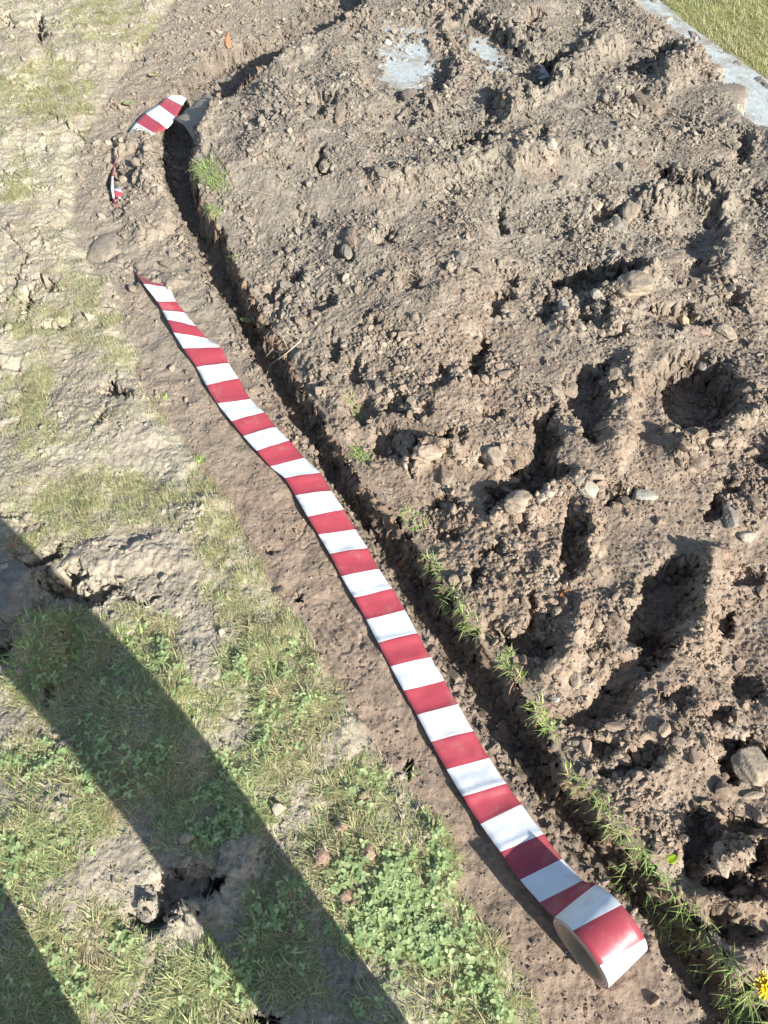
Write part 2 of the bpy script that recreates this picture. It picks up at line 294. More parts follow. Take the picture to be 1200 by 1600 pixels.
# turf cover density, px ellipses: cx, cy, rx, ry, angle, density, kind (0 long green, 1 short mossy / dry)
cover = [(95, 1040, 90, 90, 0, 1, 0), (230, 1110, 130, 130, 0, 1, 0), (120, 1230, 130, 80, 20, .75, 0), (320, 1240, 120, 90, 30, 1, 0), (560, 1400, 150, 130, 40, 1, 0), (640, 1330, 80, 90, 30, 1, 0), (450, 1470, 100, 90, 0, 1, 0), (300, 1550, 150, 80, 0, .9, 0), (120, 1500, 120, 90, 0, .75, 0), (40, 1330, 80, 90, 0, .8, 0), (50, 1560, 90, 80, 0, .9, 0),
         (430, 1060, 110, 70, 20, .8, 0), (460, 1140, 90, 70, 20, .75, 0), (400, 1215, 80, 60, 30, .55, 0), (590, 1270, 110, 60, 40, 1, 0), (700, 1490, 90, 90, 45, 1, 0), (780, 1580, 80, 60, 40, 1, 0), (210, 985, 70, 40, 10, 1, 0), (640, 1560, 120, 60, 0, .7, 0),
         (370, 850, 80, 60, 20, .8, 1), (150, 780, 150, 50, -8, .75, 1), (50, 640, 50, 80, 0, .55, 1), (50, 500, 50, 50, 0, .5, 1), (110, 490, 60, 50, 0, .4, 1), (95, 150, 80, 50, 45, .5, 1), (30, 290, 40, 30, 0, .6, 1), (40, 150, 50, 40, 0, .5, 1), (160, 30, 60, 40, 0, .45, 1), (250, 60, 60, 30, 0, .35, 1), (330, 760, 60, 70, 30, .5, 1), (270, 650, 40, 60, 20, .4, 1), (110, 440, 60, 20, 0, .3, 1), (120, 830, 150, 20, -8, .6, 1), (410, 960, 110, 60, 20, .65, 1), (180, 230, 40, 40, 0, .2, 1), (380, 20, 60, 30, 0, .3, 1), (190, 520, 50, 60, 0, .3, 1), (300, 980, 30, 40, 0, .2, 1)]
baren = [(310, 1010, 34, 100, -8, 1), (340, 1150, 60, 40, 20, .8), (215, 865, 110, 45, -6, 1), (235, 700, 80, 55, 0, .95), (372, 1345, 48, 40, -35, 1), (270, 1400, 80, 55, -20, 1), (540, 1520, 70, 50, 30, .9), (10, 925, 60, 60, 0, .95), (95, 905, 80, 40, -18, .9), (210, 1300, 30, 20, 0, .3), (130, 620, 80, 30, 0, .6), (260, 900, 60, 40, 0, .7), (415, 1590, 40, 20, 0, .9), (90, 1180, 60, 30, 0, .4)]
DG = np.zeros_like(x); DM = np.zeros_like(x)
for cx, cy, rx, ry, a, d, k in cover:
    v = d * (1 - ss(.55, 1.2, ell(cx, cy, rx, ry, a)))
    if k == 0: DG = np.maximum(DG, v)
    else: DM = np.maximum(DM, v)
BN = np.zeros_like(x)
for cx, cy, rx, ry, a, d in baren: BN = np.maximum(BN, d * (1 - ss(.6, 1.15, ell(cx, cy, rx, ry, a))))
patch = ss(-.35, .25, fbm(x, y, .09, 3, 110)); patch2 = ss(-.3, .35, fbm(x, y, .06, 3, 111))
offl = ((PX < -40) | (PY > 1640)) & (sdT < 0)
DG = np.where(offl & (PY > 1000), .7, DG)
tmk = (sdT < -.004) & (~groove) & (~heap)
DG = DG * (1 - BN) * (.12 + .88 * patch) * tmk; DM = np.clip(DM * (.3 + .9 * patch2) + .10 * patch2, 0, 1) * (1 - BN) * tmk
lawn = (sdL < 0).astype(float) * ss(0, -.05, sdL)
tcol = mixc(np.tile(tgrey, (len(x), 1)), np.tile(tpale, (len(x), 1)), np.clip(n1 * .5 + .12 + (pid2 - .5) * .5, 0, .8))
tcol = mixc(tcol, np.tile(thatch, (len(x), 1)), np.clip(np.maximum(DG, DM * .8) * 1.3 + .06 + .5 * n1, 0, 1) * .75)
tcol = mixc(tcol, np.tile(moss, (len(x), 1)), np.clip(DM * patch2, 0, 1) * .3)
col = np.where((sdT < 0)[:, None], mixc(col, tcol, ss(0, .02, -sdT)), col)
scol = mixc(np.tile(cc(.228, .174, .130), (len(x), 1)), np.tile(cc(.235, .20, .155), (len(x), 1)), np.clip(ss(900, 300, PY) + n1 * .4, 0, 1))
col = np.where((strip & (sdT >= 0))[:, None], scol, col)
col = mixc(col, np.tile(cc(.19, .20, .07), (len(x), 1)), lawn)
dust = np.maximum(slabm, pm)
col = mixc(col, np.tile(cc(.33, .335, .31), (len(x), 1)), np.clip(dust * 1.1 + fbm(x, y, .03, 3, 112) * .3 * (dust > .05), 0, .85))
col *= (1 + n2 * .18 + fbm(x, y, .012, 2, 115) * .16)[:, None]
col = np.clip(col, .02, .7)
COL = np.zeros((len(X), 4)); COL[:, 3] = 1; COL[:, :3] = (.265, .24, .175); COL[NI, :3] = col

# ------------------------------------------------------------------ mesh + material helpers
def link(name, me, mat=None, parent=None):
    o = bpy.data.objects.new(name, me); C.objects.link(o)
    if mat is not None and me is not None and not len(me.materials): me.materials.append(mat)
    if parent is not None: o.parent = parent
    return o
def tag(o, label, cat, group=None, kind=None):
    if label: o['label'] = label
    if cat: o['category'] = cat
    if group: o['group'] = group
    if kind: o['kind'] = kind
    return o
def np_mesh(name, V, faces_flat, loop_tot, colors=None, smooth=True):
    me = bpy.data.meshes.new(name)
    V = np.ascontiguousarray(V, np.float32); faces_flat = np.ascontiguousarray(faces_flat, np.int32).ravel(); loop_tot = np.asarray(loop_tot, np.int32)
    me.vertices.add(len(V)); me.vertices.foreach_set('co', V.ravel())
    me.loops.add(len(faces_flat)); me.loops.foreach_set('vertex_index', faces_flat)
    me.polygons.add(len(loop_tot))
    st = np.zeros(len(loop_tot), np.int32); st[1:] = np.cumsum(loop_tot)[:-1]
    me.polygons.foreach_set('loop_start', st); me.polygons.foreach_set('loop_total', loop_tot)
    me.polygons.foreach_set('use_smooth', np.full(len(loop_tot), smooth, bool))
    if colors is not None:
        a = me.color_attributes.new('col', 'FLOAT_COLOR', 'POINT')
        c4 = np.ones((len(V), 4), np.float32); c4[:, :colors.shape[1]] = colors
        a.data.foreach_set('color', c4.ravel())
    me.update(calc_edges=True); me.validate()
    return me
def new_mat(name):
    m = bpy.data.materials.new(name); m.use_nodes = True
    return m, m.node_tree.nodes, m.node_tree.links, m.node_tree.nodes['Principled BSDF']
def soil_mat(name, sc, bump, rough=.95, attr=True, base=(.3, .23, .16), spec=.15):
    m, n, l, b = new_mat(name)
    b.inputs['Roughness'].default_value = rough; b.inputs['Specular IOR Level'].default_value = spec
    tc = n.new('ShaderNodeTexCoord')
    no = n.new('ShaderNodeTexNoise'); no.inputs['Scale'].default_value = sc; no.inputs['Detail'].default_value = 6; no.inputs['Roughness'].default_value = .65
    l.new(tc.outputs['Object'], no.inputs['Vector'])
    rp = n.new('ShaderNodeValToRGB'); rp.color_ramp.elements[0].position = .25; rp.color_ramp.elements[1].position = .75
    rp.color_ramp.elements[0].color = (.72, .70, .68, 1); rp.color_ramp.elements[1].color = (1.26, 1.26, 1.24, 1)
    l.new(no.outputs['Fac'], rp.inputs[0])
    mx = n.new('ShaderNodeMix'); mx.data_type = 'RGBA'; mx.blend_type = 'MULTIPLY'; mx.inputs[0].default_value = 1
    if attr:
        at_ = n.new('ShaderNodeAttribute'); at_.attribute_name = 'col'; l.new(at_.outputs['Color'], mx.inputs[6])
    else: mx.inputs[6].default_value = (*base, 1)
    l.new(rp.outputs[0], mx.inputs[7]); l.new(mx.outputs[2], b.inputs['Base Color'])
    n2_ = n.new('ShaderNodeTexNoise'); n2_.inputs['Scale'].default_value = sc * 2.2; n2_.inputs['Detail'].default_value = 4
    l.new(tc.outputs['Object'], n2_.inputs['Vector'])
    bp = n.new('ShaderNodeBump'); bp.inputs['Strength'].default_value = bump; bp.inputs['Distance'].default_value = .003
    l.new(n2_.outputs['Fac'], bp.inputs['Height']); l.new(bp.outputs[0], b.inputs['Normal'])
    return m
def leaf_mat(name, trans=.35, rough=.5):
    m, n, l, b = new_mat(name)
    at_ = n.new('ShaderNodeAttribute'); at_.attribute_name = 'col'
    l.new(at_.outputs['Color'], b.inputs['Base Color']); b.inputs['Roughness'].default_value = rough; b.inputs['Specular IOR Level'].default_value = .35
    tr = n.new('ShaderNodeBsdfTranslucent'); l.new(at_.outputs['Color'], tr.inputs['Color'])
    ms = n.new('ShaderNodeMixShader'); ms.inputs[0].default_value = trans
    l.new(b.outputs[0], ms.inputs[1]); l.new(tr.outputs[0], ms.inputs[2]); l.new(ms.outputs[0], n['Material Output'].inputs[0])
    return m
M_soil = soil_mat('soil', 160, .5); M_crumb = soil_mat('crumb_soil', 260, .45)
M_grass = leaf_mat('grass_blades', .45)

# ------------------------------------------------------------------ ground sheet
ny, nx = shape
ii = (np.arange(ny - 1)[:, None] * nx + np.arange(nx - 1)[None, :]).ravel()
quads = np.stack([ii, ii + 1, ii + nx + 1, ii + nx], 1)
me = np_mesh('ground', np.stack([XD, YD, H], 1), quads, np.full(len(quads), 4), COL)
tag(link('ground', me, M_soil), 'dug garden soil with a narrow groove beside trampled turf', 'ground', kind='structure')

# ------------------------------------------------------------------ stuff: soil crumbs
def ico(sub):
    bm = bmesh.new(); bmesh.ops.create_icosphere(bm, subdivisions=sub, radius=1)
    V = np.array([v.co for v in bm.verts]); Fc = np.array([[v.index for v in f.verts] for f in bm.faces]); bm.free(); return V, Fc
rng = np.random.default_rng(5)
def lump_variants(sub, n, amp):
    V, Fc = ico(sub); out = []
    for k in range(n):
        q = V.copy()
        for _ in range(7):
            d = rng.normal(size=3); d /= np.linalg.norm(d); lim = rng.uniform(.35, .8)
            s = q @ d; q = q - np.maximum(s - lim, 0)[:, None] * d
        q = q * (1 + rng.normal(size=(len(V), 1)) * amp)
        out.append(q)
    return np.array(out), Fc
cellA = np.zeros(len(x))
dxs = np.gradient(xs); dys = np.gradient(ys)
A_all = (dys[:, None] * dxs[None, :]).ravel()[NI]
inview = (PX > -160) & (PX < 1360) & (PY > -120) & (PY < 1760)
def sample(dens, n):
    p = dens * A_all * inview; p = p / p.sum()
    return rng.choice(len(x), n, p=p)
crumb_d = heapm * (1 - .7 * dust) * np.clip(rough * 1.1, .15, 1.4) ** 1.3 * (1 + 1.2 * deep + 1.6 * clodz) + gm * 1.0 * ss(.012, .03, dr) + sm * (.05 + .5 * edge + .5 * upper) * (1 - .7 * packed) + tmk * .25 * (1 - DG) * (1 - .6 * DM)
tape_line = unp([(205, 400), (240, 450), (275, 500), (317, 545), (365, 628), (405, 676), (450, 724), (509, 803), (583, 928), (642, 1034), (706, 1152), (757, 1235), (815, 1318), (877, 1393), (978, 1515)])
dtape = dist_line(x, y, tape_line)
crumb_all = crumb_d * (dtape > .047) * (dist_line(x, y, unp([(215, 208), (300, 150)])) > .05) * (dist_line(x, y, unp([(290, 190), (330, 165)], .04)) > .05) * (1 + .8 * steep) * np.clip(.12 + 1.6 * ss(-.15, .55, fbm(x, y, .13, 4, 120)), 0, 2)
def crumbs(n, sub, rlo, rhi, pw, nv, amp):
    crumb_d = (crumb_all + (heapm * .25 + sm * .10 + tmk * .08 * (1 - DG)) * (dtape > .047) * (rlo < .001)) * (1 - tmk * (.92 if rlo > .0025 else .0) * (1 - ss(.1, .5, fbm(x, y, .14, 3, 121))))
    V, Fc = lump_variants(sub, nv, amp); idx = sample(crumb_d, n)
    r = rlo + (rhi - rlo) * rng.random(n) ** pw
    k = rng.integers(0, nv, n); a = rng.random(n) * 6.283; tl = rng.normal(size=(n, 2)) * .5
    ca, sa = np.cos(a), np.sin(a)
    P = V[k] * (r[:, None] * rng.uniform(.6, 1.5, (n, 3)))[:, None, :] * np.array([1, 1, .8])
    z0 = P[:, :, 2].copy(); x0 = P[:, :, 0].copy(); P[:, :, 0] = x0 * np.cos(tl[:, :1]) - z0 * np.sin(tl[:, :1]); P[:, :, 2] = x0 * np.sin(tl[:, :1]) + z0 * np.cos(tl[:, :1])
    x0 = P[:, :, 0].copy(); y0 = P[:, :, 1].copy()
    P[:, :, 0] = x0 * ca[:, None] - y0 * sa[:, None]; P[:, :, 1] = x0 * sa[:, None] + y0 * ca[:, None]
    bx = x[idx] + rng.normal(size=n) * .002; by = y[idx] + rng.normal(size=n) * .002
    P[:, :, 0] += bx[:, None]; P[:, :, 1] += by[:, None]; P[:, :, 2] += (hgt(bx, by) + r * .35)[:, None]
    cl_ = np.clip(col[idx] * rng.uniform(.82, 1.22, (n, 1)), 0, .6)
    st = (rng.random(n) < .012) & (r < .005); cl_[st] = cc(.33, .30, .255) * rng.uniform(.8, 1.2, (st.sum(), 1))
    nv_ = V.shape[1]
    Fa = (Fc[None] + (np.arange(n) * nv_)[:, None, None]).reshape(-1, 3)
    return P.reshape(-1, 3), Fa, np.repeat(cl_, nv_, 0)
parts = [crumbs(330000, 1, .0007, .0030, 1.9, 24, .10), crumbs(46000, 2, .0026, .0072, 2.3, 30, .05), crumbs(4500, 2, .006, .0145, 2.2, 30, .04)]
off = 0; VV = []; FF = []; CCs = []
for a, b, c in parts: VV.append(a); FF.append(b + off); CCs.append(c); off += len(a)
FF = np.vstack(FF)
me = np_mesh('soil_crumbs', np.vstack(VV), FF, np.full(len(FF), 3), np.vstack(CCs), False)
tag(link('soil_crumbs', me, M_crumb), 'loose crumbs and pellets of dry brown soil over the heap', 'soil crumbs', kind='stuff')

# ------------------------------------------------------------------ grass blades
def blades(P, L, az, lean, curl, wid, colr, nseg=4, rg=rng):
    """P base points (n,3); returns V, faces(flat list), loop totals, colours"""
    n = len(P); ts = np.linspace(0, 1, nseg + 1)
    V = np.zeros((n, 2 * nseg + 1, 3)); side = np.stack([-np.sin(az), np.cos(az), np.zeros(n)], 1)
    pos = P.copy(); 
    for k, t in enumerate(ts):
        w = wid * (1 - t ** 1.6) * .5 * (.75 + .25 * min(1, t * 4 + .2))
        if k < nseg:
            V[:, 2 * k] = pos - side * w[:, None]; V[:, 2 * k + 1] = pos + side * w[:, None]
        else: V[:, 2 * nseg] = pos
        th = lean + curl * (t + .5 / nseg)
        d = np.stack([np.cos(az) * np.sin(th), np.sin(az) * np.sin(th), np.cos(th)], 1)
        pos = pos + d * (L / nseg)[:, None]
    f = []
    base = []
    for k in range(nseg - 1): base += [2 * k, 2 * k + 1, 2 * k + 3, 2 * k + 2]
    base += [2 * nseg - 2, 2 * nseg - 1, 2 * nseg]
    base = np.array(base); m = 2 * nseg + 1
    flat = (base[None] + (np.arange(n) * m)[:, None]).ravel(); lt = np.tile([4] * (nseg - 1) + [3], n)
    sh = np.concatenate([np.repeat(ts[:-1], 2), [1.]])
    cl_ = colr[:, None, :] * np.ones((1, m, 1))
    return V.reshape(-1, 3), flat, lt, cl_.reshape(-1, 3)
def grass_cols(n, dry, rg=rng):
    g = np.array([[.34, .40, .175], [.40, .45, .20], [.48, .50, .25], [.27, .34, .15], [.55, .53, .28]])[rg.integers(0, 5, n)]
    d = np.array([[.46, .405, .24], [.42, .365, .20], [.37, .345, .17], [.52, .47, .30]])[rg.integers(0, 4, n)]
    t = (rg.random(n) < dry)[:, None]
    return np.where(t, d, g) * rg.uniform(.8, 1.25, (n, 1))
def turf(name, label, dens, n, Llo, Lhi, wlo, whi, dry, lean=(.5, 1.35)):
    idx = sample(dens, n); bx = x[idx] + rng.normal(size=n) * .003; by = y[idx] + rng.normal(size=n) * .003
    zz = hgt(bx, by) - .001
    k = fbm(bx, by, .05, 2, 130)
    az = rng.random(n) * 6.283 * .75 + fbm(bx, by, .07, 2, 131) * 4
    L = Llo + (Lhi - Llo) * rng.random(n) ** 1.8 * np.clip(1 + k, .5, 1.5)
    dr_ = dry[idx] if hasattr(dry, '__len__') else np.full(n, dry)
    V, f, lt, c = blades(np.stack([bx, by, zz], 1), L, az, rng.uniform(lean[0], lean[1], n) * .7, rng.uniform(.1, 1.1, n), rng.uniform(wlo, whi, n), grass_cols(n, np.clip(dr_ + k * .3, 0, 1)))
    me = np_mesh(name, V, f, lt, c)
    return tag(link(name, me, M_grass), label, 'grass', kind='stuff')
dryG = np.clip(.36 + .5 * ss(0, .5, fbm(x, y, .16, 3, 133)) - .3 * ss(0, .4, -fbm(x, y, .2, 2, 134)), .08, .85)
turf('grass', 'matted green lawn grass on the trampled turf in front', DG ** .9, 190000, .006, .026, .0011, .0027, dryG, (1.15, 1.95))
turf('moss_grass', 'short yellowish cropped grass on the crusted ground', DM, 170000, .004, .018, .0008, .0016, .6, (.6, 1.5))
turf('lawn_grass', 'dry yellow green lawn beyond the concrete path', lawn, 30000, .010, .035, .0016, .003, .72)
turf('dry_straw', 'bleached bits of dry grass lying on bare soil', (tmk * .25 + DG * .8 + DM + heapm * .03), 5000, .01, .05, .0007, .0014, 1.0, (1.9, 2.1))
# clover and small broad leaves
def leaf_fans(P, r, nrm_az, tilt, colr):
    n = len(P); m = 8; a = np.linspace(0, 2 * np.pi, m, endpoint=False)
    rad = 1 + .12 * np.cos(2 * a); loc = np.stack([np.cos(a) * rad * 1.1, np.sin(a) * rad * .85, .14 * np.abs(np.sin(a))], 1)
    loc = np.vstack([[0, 0, 0], loc])
    Q = loc[None] * r[:, None, None]
    st, ct = np.sin(tilt)[:, None], np.cos(tilt)[:, None]
    x0, z0 = Q[:, :, 0].copy(), Q[:, :, 2].copy(); Q[:, :, 0] = x0 * ct + z0 * st; Q[:, :, 2] = -x0 * st + z0 * ct
    ca, sa = np.cos(nrm_az)[:, None], np.sin(nrm_az)[:, None]
    x0, y0 = Q[:, :, 0].copy(), Q[:, :, 1].copy(); Q[:, :, 0] = x0 * ca - y0 * sa; Q[:, :, 1] = x0 * sa + y0 * ca
    Q += P[:, None, :]
    base = np.array([[0, 1 + k, 1 + (k + 1) % m] for k in range(m)])
    flat = (base[None] + (np.arange(n) * (m + 1))[:, None, None]).reshape(-1, 3)
    return Q.reshape(-1, 3), flat, np.repeat(colr, m + 1, 0)
idx = sample(DG ** 1.5 * np.clip(ss(-.1, .3, fbm(x, y, .11, 2, 140)) * .35 + .02 + .8 * (1 - ss(.5, 1.3, ell(610, 1470, 130, 120, 40))), 0, 1), 6500)
n = len(idx); idx = np.repeat(idx[: n // 3], 3); n = len(idx); tri = np.tile(np.array([0, 2.094, 4.189]), n // 3) + np.repeat(rng.random(n // 3) * 6.283, 3); lr = np.repeat(rng.uniform(.0021, .0044, n // 3), 3)
bx = x[idx] + np.repeat(rng.normal(size=n // 3) * .003, 3) + np.cos(tri) * lr; by = y[idx] + np.repeat(rng.normal(size=n // 3) * .003, 3) + np.sin(tri) * lr
cg = np.array([[.24, .315, .145], [.30, .37, .175], [.21, .28, .12], [.36, .41, .21]])[rng.integers(0, 4, n)] * rng.uniform(.8, 1.25, (n, 1))
V, f, c = leaf_fans(np.stack([bx, by, hgt(bx, by) + np.repeat(rng.uniform(.004, .016, n // 3), 3)], 1), lr * rng.uniform(.8, 1.05, n), tri, rng.normal(size=n) * .2 + .05, cg * 1.4)
tag(link('clover', np_mesh('clover', V, f, np.full(len(f), 3), c), M_grass), 'small round clover leaves among the lawn grass', 'clover', kind='stuff')
# ================================================================== THINGS
def empty(name, loc, label, cat, group=None):
    o = bpy.data.objects.new(name, None); C.objects.link(o); o.location = loc; o.empty_display_size = .05
    return tag(o, label, cat, group)
def child(name, me, mat, parent, label=None):
    """a part, meshed in world coordinates, re-based on its thing's origin"""
    ml = parent.location if parent.parent is None else parent.parent.location
    me.transform(Matrix.Translation(-Vector(ml))); o = link(name, me, mat, parent)
    if label: o['label'] = label
    return o
def grid_mesh(name, P, mats=None, colors=None, smooth=True):
    a, b = P.shape[:2]; i = (np.arange(a - 1)[:, None] * b + np.arange(b - 1)[None, :]).ravel()
    q = np.stack([i, i + 1, i + b + 1, i + b], 1)
    me = np_mesh(name, P.reshape(-1, 3), q, np.full(len(q), 4), colors, smooth)
    if mats is not None: me.polygons.foreach_set('material_index', np.asarray(mats, np.int32).ravel())
    return me
# ---- barrier tape
def film(name, colr, rough=.32, trans=.12):
    m, n, l, b = new_mat(name)
    tc = n.new('ShaderNodeTexCoord'); no = n.new('ShaderNodeTexNoise'); no.inputs['Scale'].default_value = 35; no.inputs['Detail'].default_value = 5
    l.new(tc.outputs['Object'], no.inputs['Vector'])
    rp = n.new('ShaderNodeValToRGB'); rp.color_ramp.elements[0].position = .3; rp.color_ramp.elements[1].position = .7
    rp.color_ramp.elements[0].color = (*[c * .9 for c in colr], 1); rp.color_ramp.elements[1].color = (*colr, 1)
    l.new(no.outputs['Fac'], rp.inputs[0])
    dn = n.new('ShaderNodeTexNoise'); dn.inputs['Scale'].default_value = 22; dn.inputs['Detail'].default_value = 9; dn.inputs['Roughness'].default_value = .75; l.new(tc.outputs['Object'], dn.inputs['Vector'])
    dr_ = n.new('ShaderNodeValToRGB'); dr_.color_ramp.elements[0].position = .53; dr_.color_ramp.elements[1].position = .72; dr_.color_ramp.elements[1].color = (.42, .42, .42, 1)
    l.new(dn.outputs['Fac'], dr_.inputs[0]); dm = n.new('ShaderNodeMix'); dm.data_type = 'RGBA'; dm.inputs[7].default_value = (.30, .24, .18, 1)
    l.new(dr_.outputs[0], dm.inputs[0]); l.new(rp.outputs[0], dm.inputs[6]); l.new(dm.outputs[2], b.inputs['Base Color'])
    r2 = n.new('ShaderNodeMapRange'); r2.inputs[3].default_value = rough - .06; r2.inputs[4].default_value = rough + .12
    l.new(no.outputs['Fac'], r2.inputs[0]); l.new(r2.outputs[0], b.inputs['Roughness'])
    b.inputs['Specular IOR Level'].default_value = .5
    n3_ = n.new('ShaderNodeTexNoise'); n3_.inputs['Scale'].default_value = 42; n3_.inputs['Detail'].default_value = 3
    mp = n.new('ShaderNodeMapping'); mp.inputs['Scale'].default_value = (1, 1, 1); l.new(tc.outputs['Object'], mp.inputs[0]); l.new(mp.outputs[0], n3_.inputs['Vector'])
    bp = n.new('ShaderNodeBump'); bp.inputs['Strength'].default_value = .28; bp.inputs['Distance'].default_value = .002
    l.new(n3_.outputs['Fac'], bp.inputs['Height']); l.new(bp.outputs[0], b.inputs['Normal'])
    tr = n.new('ShaderNodeBsdfTranslucent'); l.new(rp.outputs[0], tr.inputs['Color'])
    ms = n.new('ShaderNodeMixShader'); ms.inputs[0].default_value = trans
    l.new(b.outputs[0], ms.inputs[1]); l.new(tr.outputs[0], ms.inputs[2]); l.new(ms.outputs[0], n['Material Output'].inputs[0])
    return m
M_red = film('tape_red', (.35, .055, .072)); M_white = film('tape_white', (.79, .81, .815)); M_dusty = film('tape_dusty_back', (.29, .245, .19), .8)
RT, HWID = .055, .0395                                   # roll radius, half the tape's width
A_ax = np.array([math.cos(R(36)), math.sin(R(36)), 0]); U_ax = np.array([math.cos(R(-54)), math.sin(R(-54)), 0])
front = un(978, 1515, .055); g0 = smooth_hgt(*(front - U_ax[:2] * RT), .03)
cen = np.array([*(front - U_ax[:2] * RT), g0 + RT])
SL = .33                                                  # stripes are printed at a slant: right end leads by this angle on the roll
def on_roll(th, t, r=RT):                                  # th in radians (0 front, 90 top, 180 rear), t in -1..1 left to right
    th = th - SL * .5 * t
    return cen + A_ax * HWID * t + U_ax * r * math.cos(th) + np.array([0, 0, r * math.sin(th)])
seams = [((200, 398), (222, 410), -.022), ((211, 424), (238, 430), -.004), ((225.5, 448), (263, 446), .006), ((246, 473), (275, 471), .014), ((254, 487), (289, 489), .006), ((262, 503), (307, 511), .014), ((272, 523), (324, 530), .006), ((287, 547), (345, 543.5), .014),
         ((304.6, 576), (360, 567), .006), ((321, 605), (375, 591), .012), ((338, 632), (393, 623), .005), ((357.7, 661), (417, 643), .012), ((379, 684), (433, 667), .005), ((401, 707), (453, 689), .011),
         ((422.7, 731), (476, 716), .005), ((445, 749), (500, 739), .013), ((461, 776), (518, 767), .006), ((481, 809), (537, 796), .013), ((497, 837), (556, 827), .005), ((515, 868), (575, 857), .010),
         ((533, 902), (593, 889), .005), ((553, 936), (613, 920), .010), ((572, 970), (633, 953), .005), ((590, 1007), (653, 990), .010), ((610, 1043), (673, 1027), .005), ((632, 1080), (693, 1063), .011),
         ((653, 1118), (714, 1101), .005), ((675, 1160), (738, 1143), .011), ((698, 1203), (764, 1184), .007), ((723, 1246), (791, 1224.5), .016), ((750, 1289), (815, 1257), .012), ((782.5, 1332), (848, 1304), .022), ((815, 1374), (876, 1343), .024), ((844, 1410), (910, 1376), .038)]
Lp, Rp = [], []
for a, b, z in seams:
    wl_, wr_ = un(*a, z), un(*b, z); m = (wl_ + wr_) / 2
    zz = z + (smooth_hgt(m[0], m[1], .025) if z < .02 else 0) 
    full = 8 <= len(Lp)
    d = wr_ - wl_; Ln = np.hypot(*d)
    if full: d = d / Ln * .0785; wl_, wr_ = m - d / 2, m + d / 2
    zl = max(zz, (float(hgt(*wl_)) + .002) if z >= 0 else -9); zr = max(zz, (float(hgt(*wr_)) + .002) if (z >= 0 and len(Lp) > 4) else -9)
    Lp.append([*wl_, zl + (.004 if len(Lp) > 1 else 0)]); Rp.append([*wr_, zr if len(Lp) > 3 else zz - .012])
for k, th in enumerate((168, 111, 54, -3, -50)):
    Lp.append(on_roll(R(th), -1, RT + .0007)); Rp.append(on_roll(R(th), 1, RT + .0007))
Lp, Rp = np.array(Lp), np.array(Rp)
NR = 33                                                    # seams on the ground before the roll
def catmull(P, i, u):
    p0, p1, p2, p3 = P[max(i - 1, 0)], P[i], P[i + 1], P[min(i + 2, len(P) - 1)]
    return .5 * (2 * p1 + (p2 - p0) * u + (2 * p0 - 5 * p1 + 4 * p2 - p3) * u * u + (3 * p1 - p0 - 3 * p2 + p3) * u ** 3)
CRS = np.random.default_rng(8).choice([.0004, .0012, .0024, .0034], 60)
rows, rmat = [], []
SUB, CR = 10, 9
tt = np.linspace(-1, 1, CR)
thetas = [168, 111, 54, -3, -50]
for i in range(len(Lp) - 1):
    white_to_red = i % 2 == 0                              # this stripe is white and ends in a creased edge
    for j in range(SUB):
        u = j / SUB
        if i > NR:                                         # wound on the roll: follow the circle exactly
            th = R(thetas[i - NR - 1] + (thetas[i - NR] - thetas[i - NR - 1]) * u)
            row = [on_roll(th, t, RT + .0007) for t in tt]
        else:
            a, b = catmull(Lp, i, u), catmull(Rp, i, u)
            row = []
            for t in tt:
                p = a + (b - a) * (t + 1) / 2
                bow = .0016 * (1 - t * t) * (0.6 + math.sin(i * 1.7)) if i < NR - 2 else 0
                crease = ((CRS[i] * ss(.70, 1, np.array(u))) if white_to_red else CRS[i - 1] * (1 - ss(0, .4, np.array(u))) - .001 * math.sin(u * math.pi)) if 8 <= i < NR - 1 else 0
                row.append(p + np.array([0, 0, bow + float(crease) + .0013 * float(fbm(np.array([p[0]]), np.array([p[1]]), .028, 2, 200)[0])]))
        rows.append(row); rmat.append(i)
rows.append([on_roll(R(thetas[-1]), t, RT + .0007) for t in tt])
P = np.array(rows)
tape = empty('barrier_tape', (cen[0], cen[1], g0), 'red and white striped barrier tape unrolled along the groove from its roll', 'barrier tape')
me = grid_mesh('strip', P, np.repeat([1 if r % 2 == 0 else 0 for r in rmat], CR - 1))
me.materials.append(M_red); me.materials.append(M_white)
strip_o = child('strip', me, None, tape)
def thicken(o, t):
    m = o.modifiers.new('thickness', 'SOLIDIFY'); m.thickness = t; m.offset = 0
thicken(strip_o, .0003)
# roll: wound body with layered sides, and the cardboard core
def lathe_roll(name, prof, mat, seg=96):
    rows = []
    for k in range(seg + 1):
        th = 2 * math.pi * k / seg
        rows.append([cen + A_ax * t + U_ax * r * math.cos(th) + np.array([0, 0, r * math.sin(th)]) for r, t in prof])
    return grid_mesh(name, np.array(rows))
def side_mat():
    m, n, l, b = new_mat('wound_edges')
    tc = n.new('ShaderNodeTexCoord'); mp = n.new('ShaderNodeMapping'); l.new(tc.outputs['Object'], mp.inputs[0])
    mp.inputs['Location'].default_value = (0, 0, -RT); 
    ln = n.new('ShaderNodeVectorMath'); ln.operation = 'LENGTH'; l.new(mp.outputs[0], ln.inputs[0])
    no = n.new('ShaderNodeTexNoise'); no.noise_dimensions = '1D'; no.inputs['Scale'].default_value = 420; no.inputs['Detail'].default_value = 3; l.new(ln.outputs['Value'], no.inputs['W'])
    rp = n.new('ShaderNodeValToRGB'); rp.color_ramp.elements[0].position = .3; rp.color_ramp.elements[1].position = .7
    rp.color_ramp.elements[0].color = (.28, .09, .10, 1); rp.color_ramp.elements[1].color = (.70, .62, .60, 1)
    l.new(no.outputs['Fac'], rp.inputs[0]); l.new(rp.outputs[0], b.inputs['Base Color']); b.inputs['Roughness'].default_value = .4
    return m
w = HWID
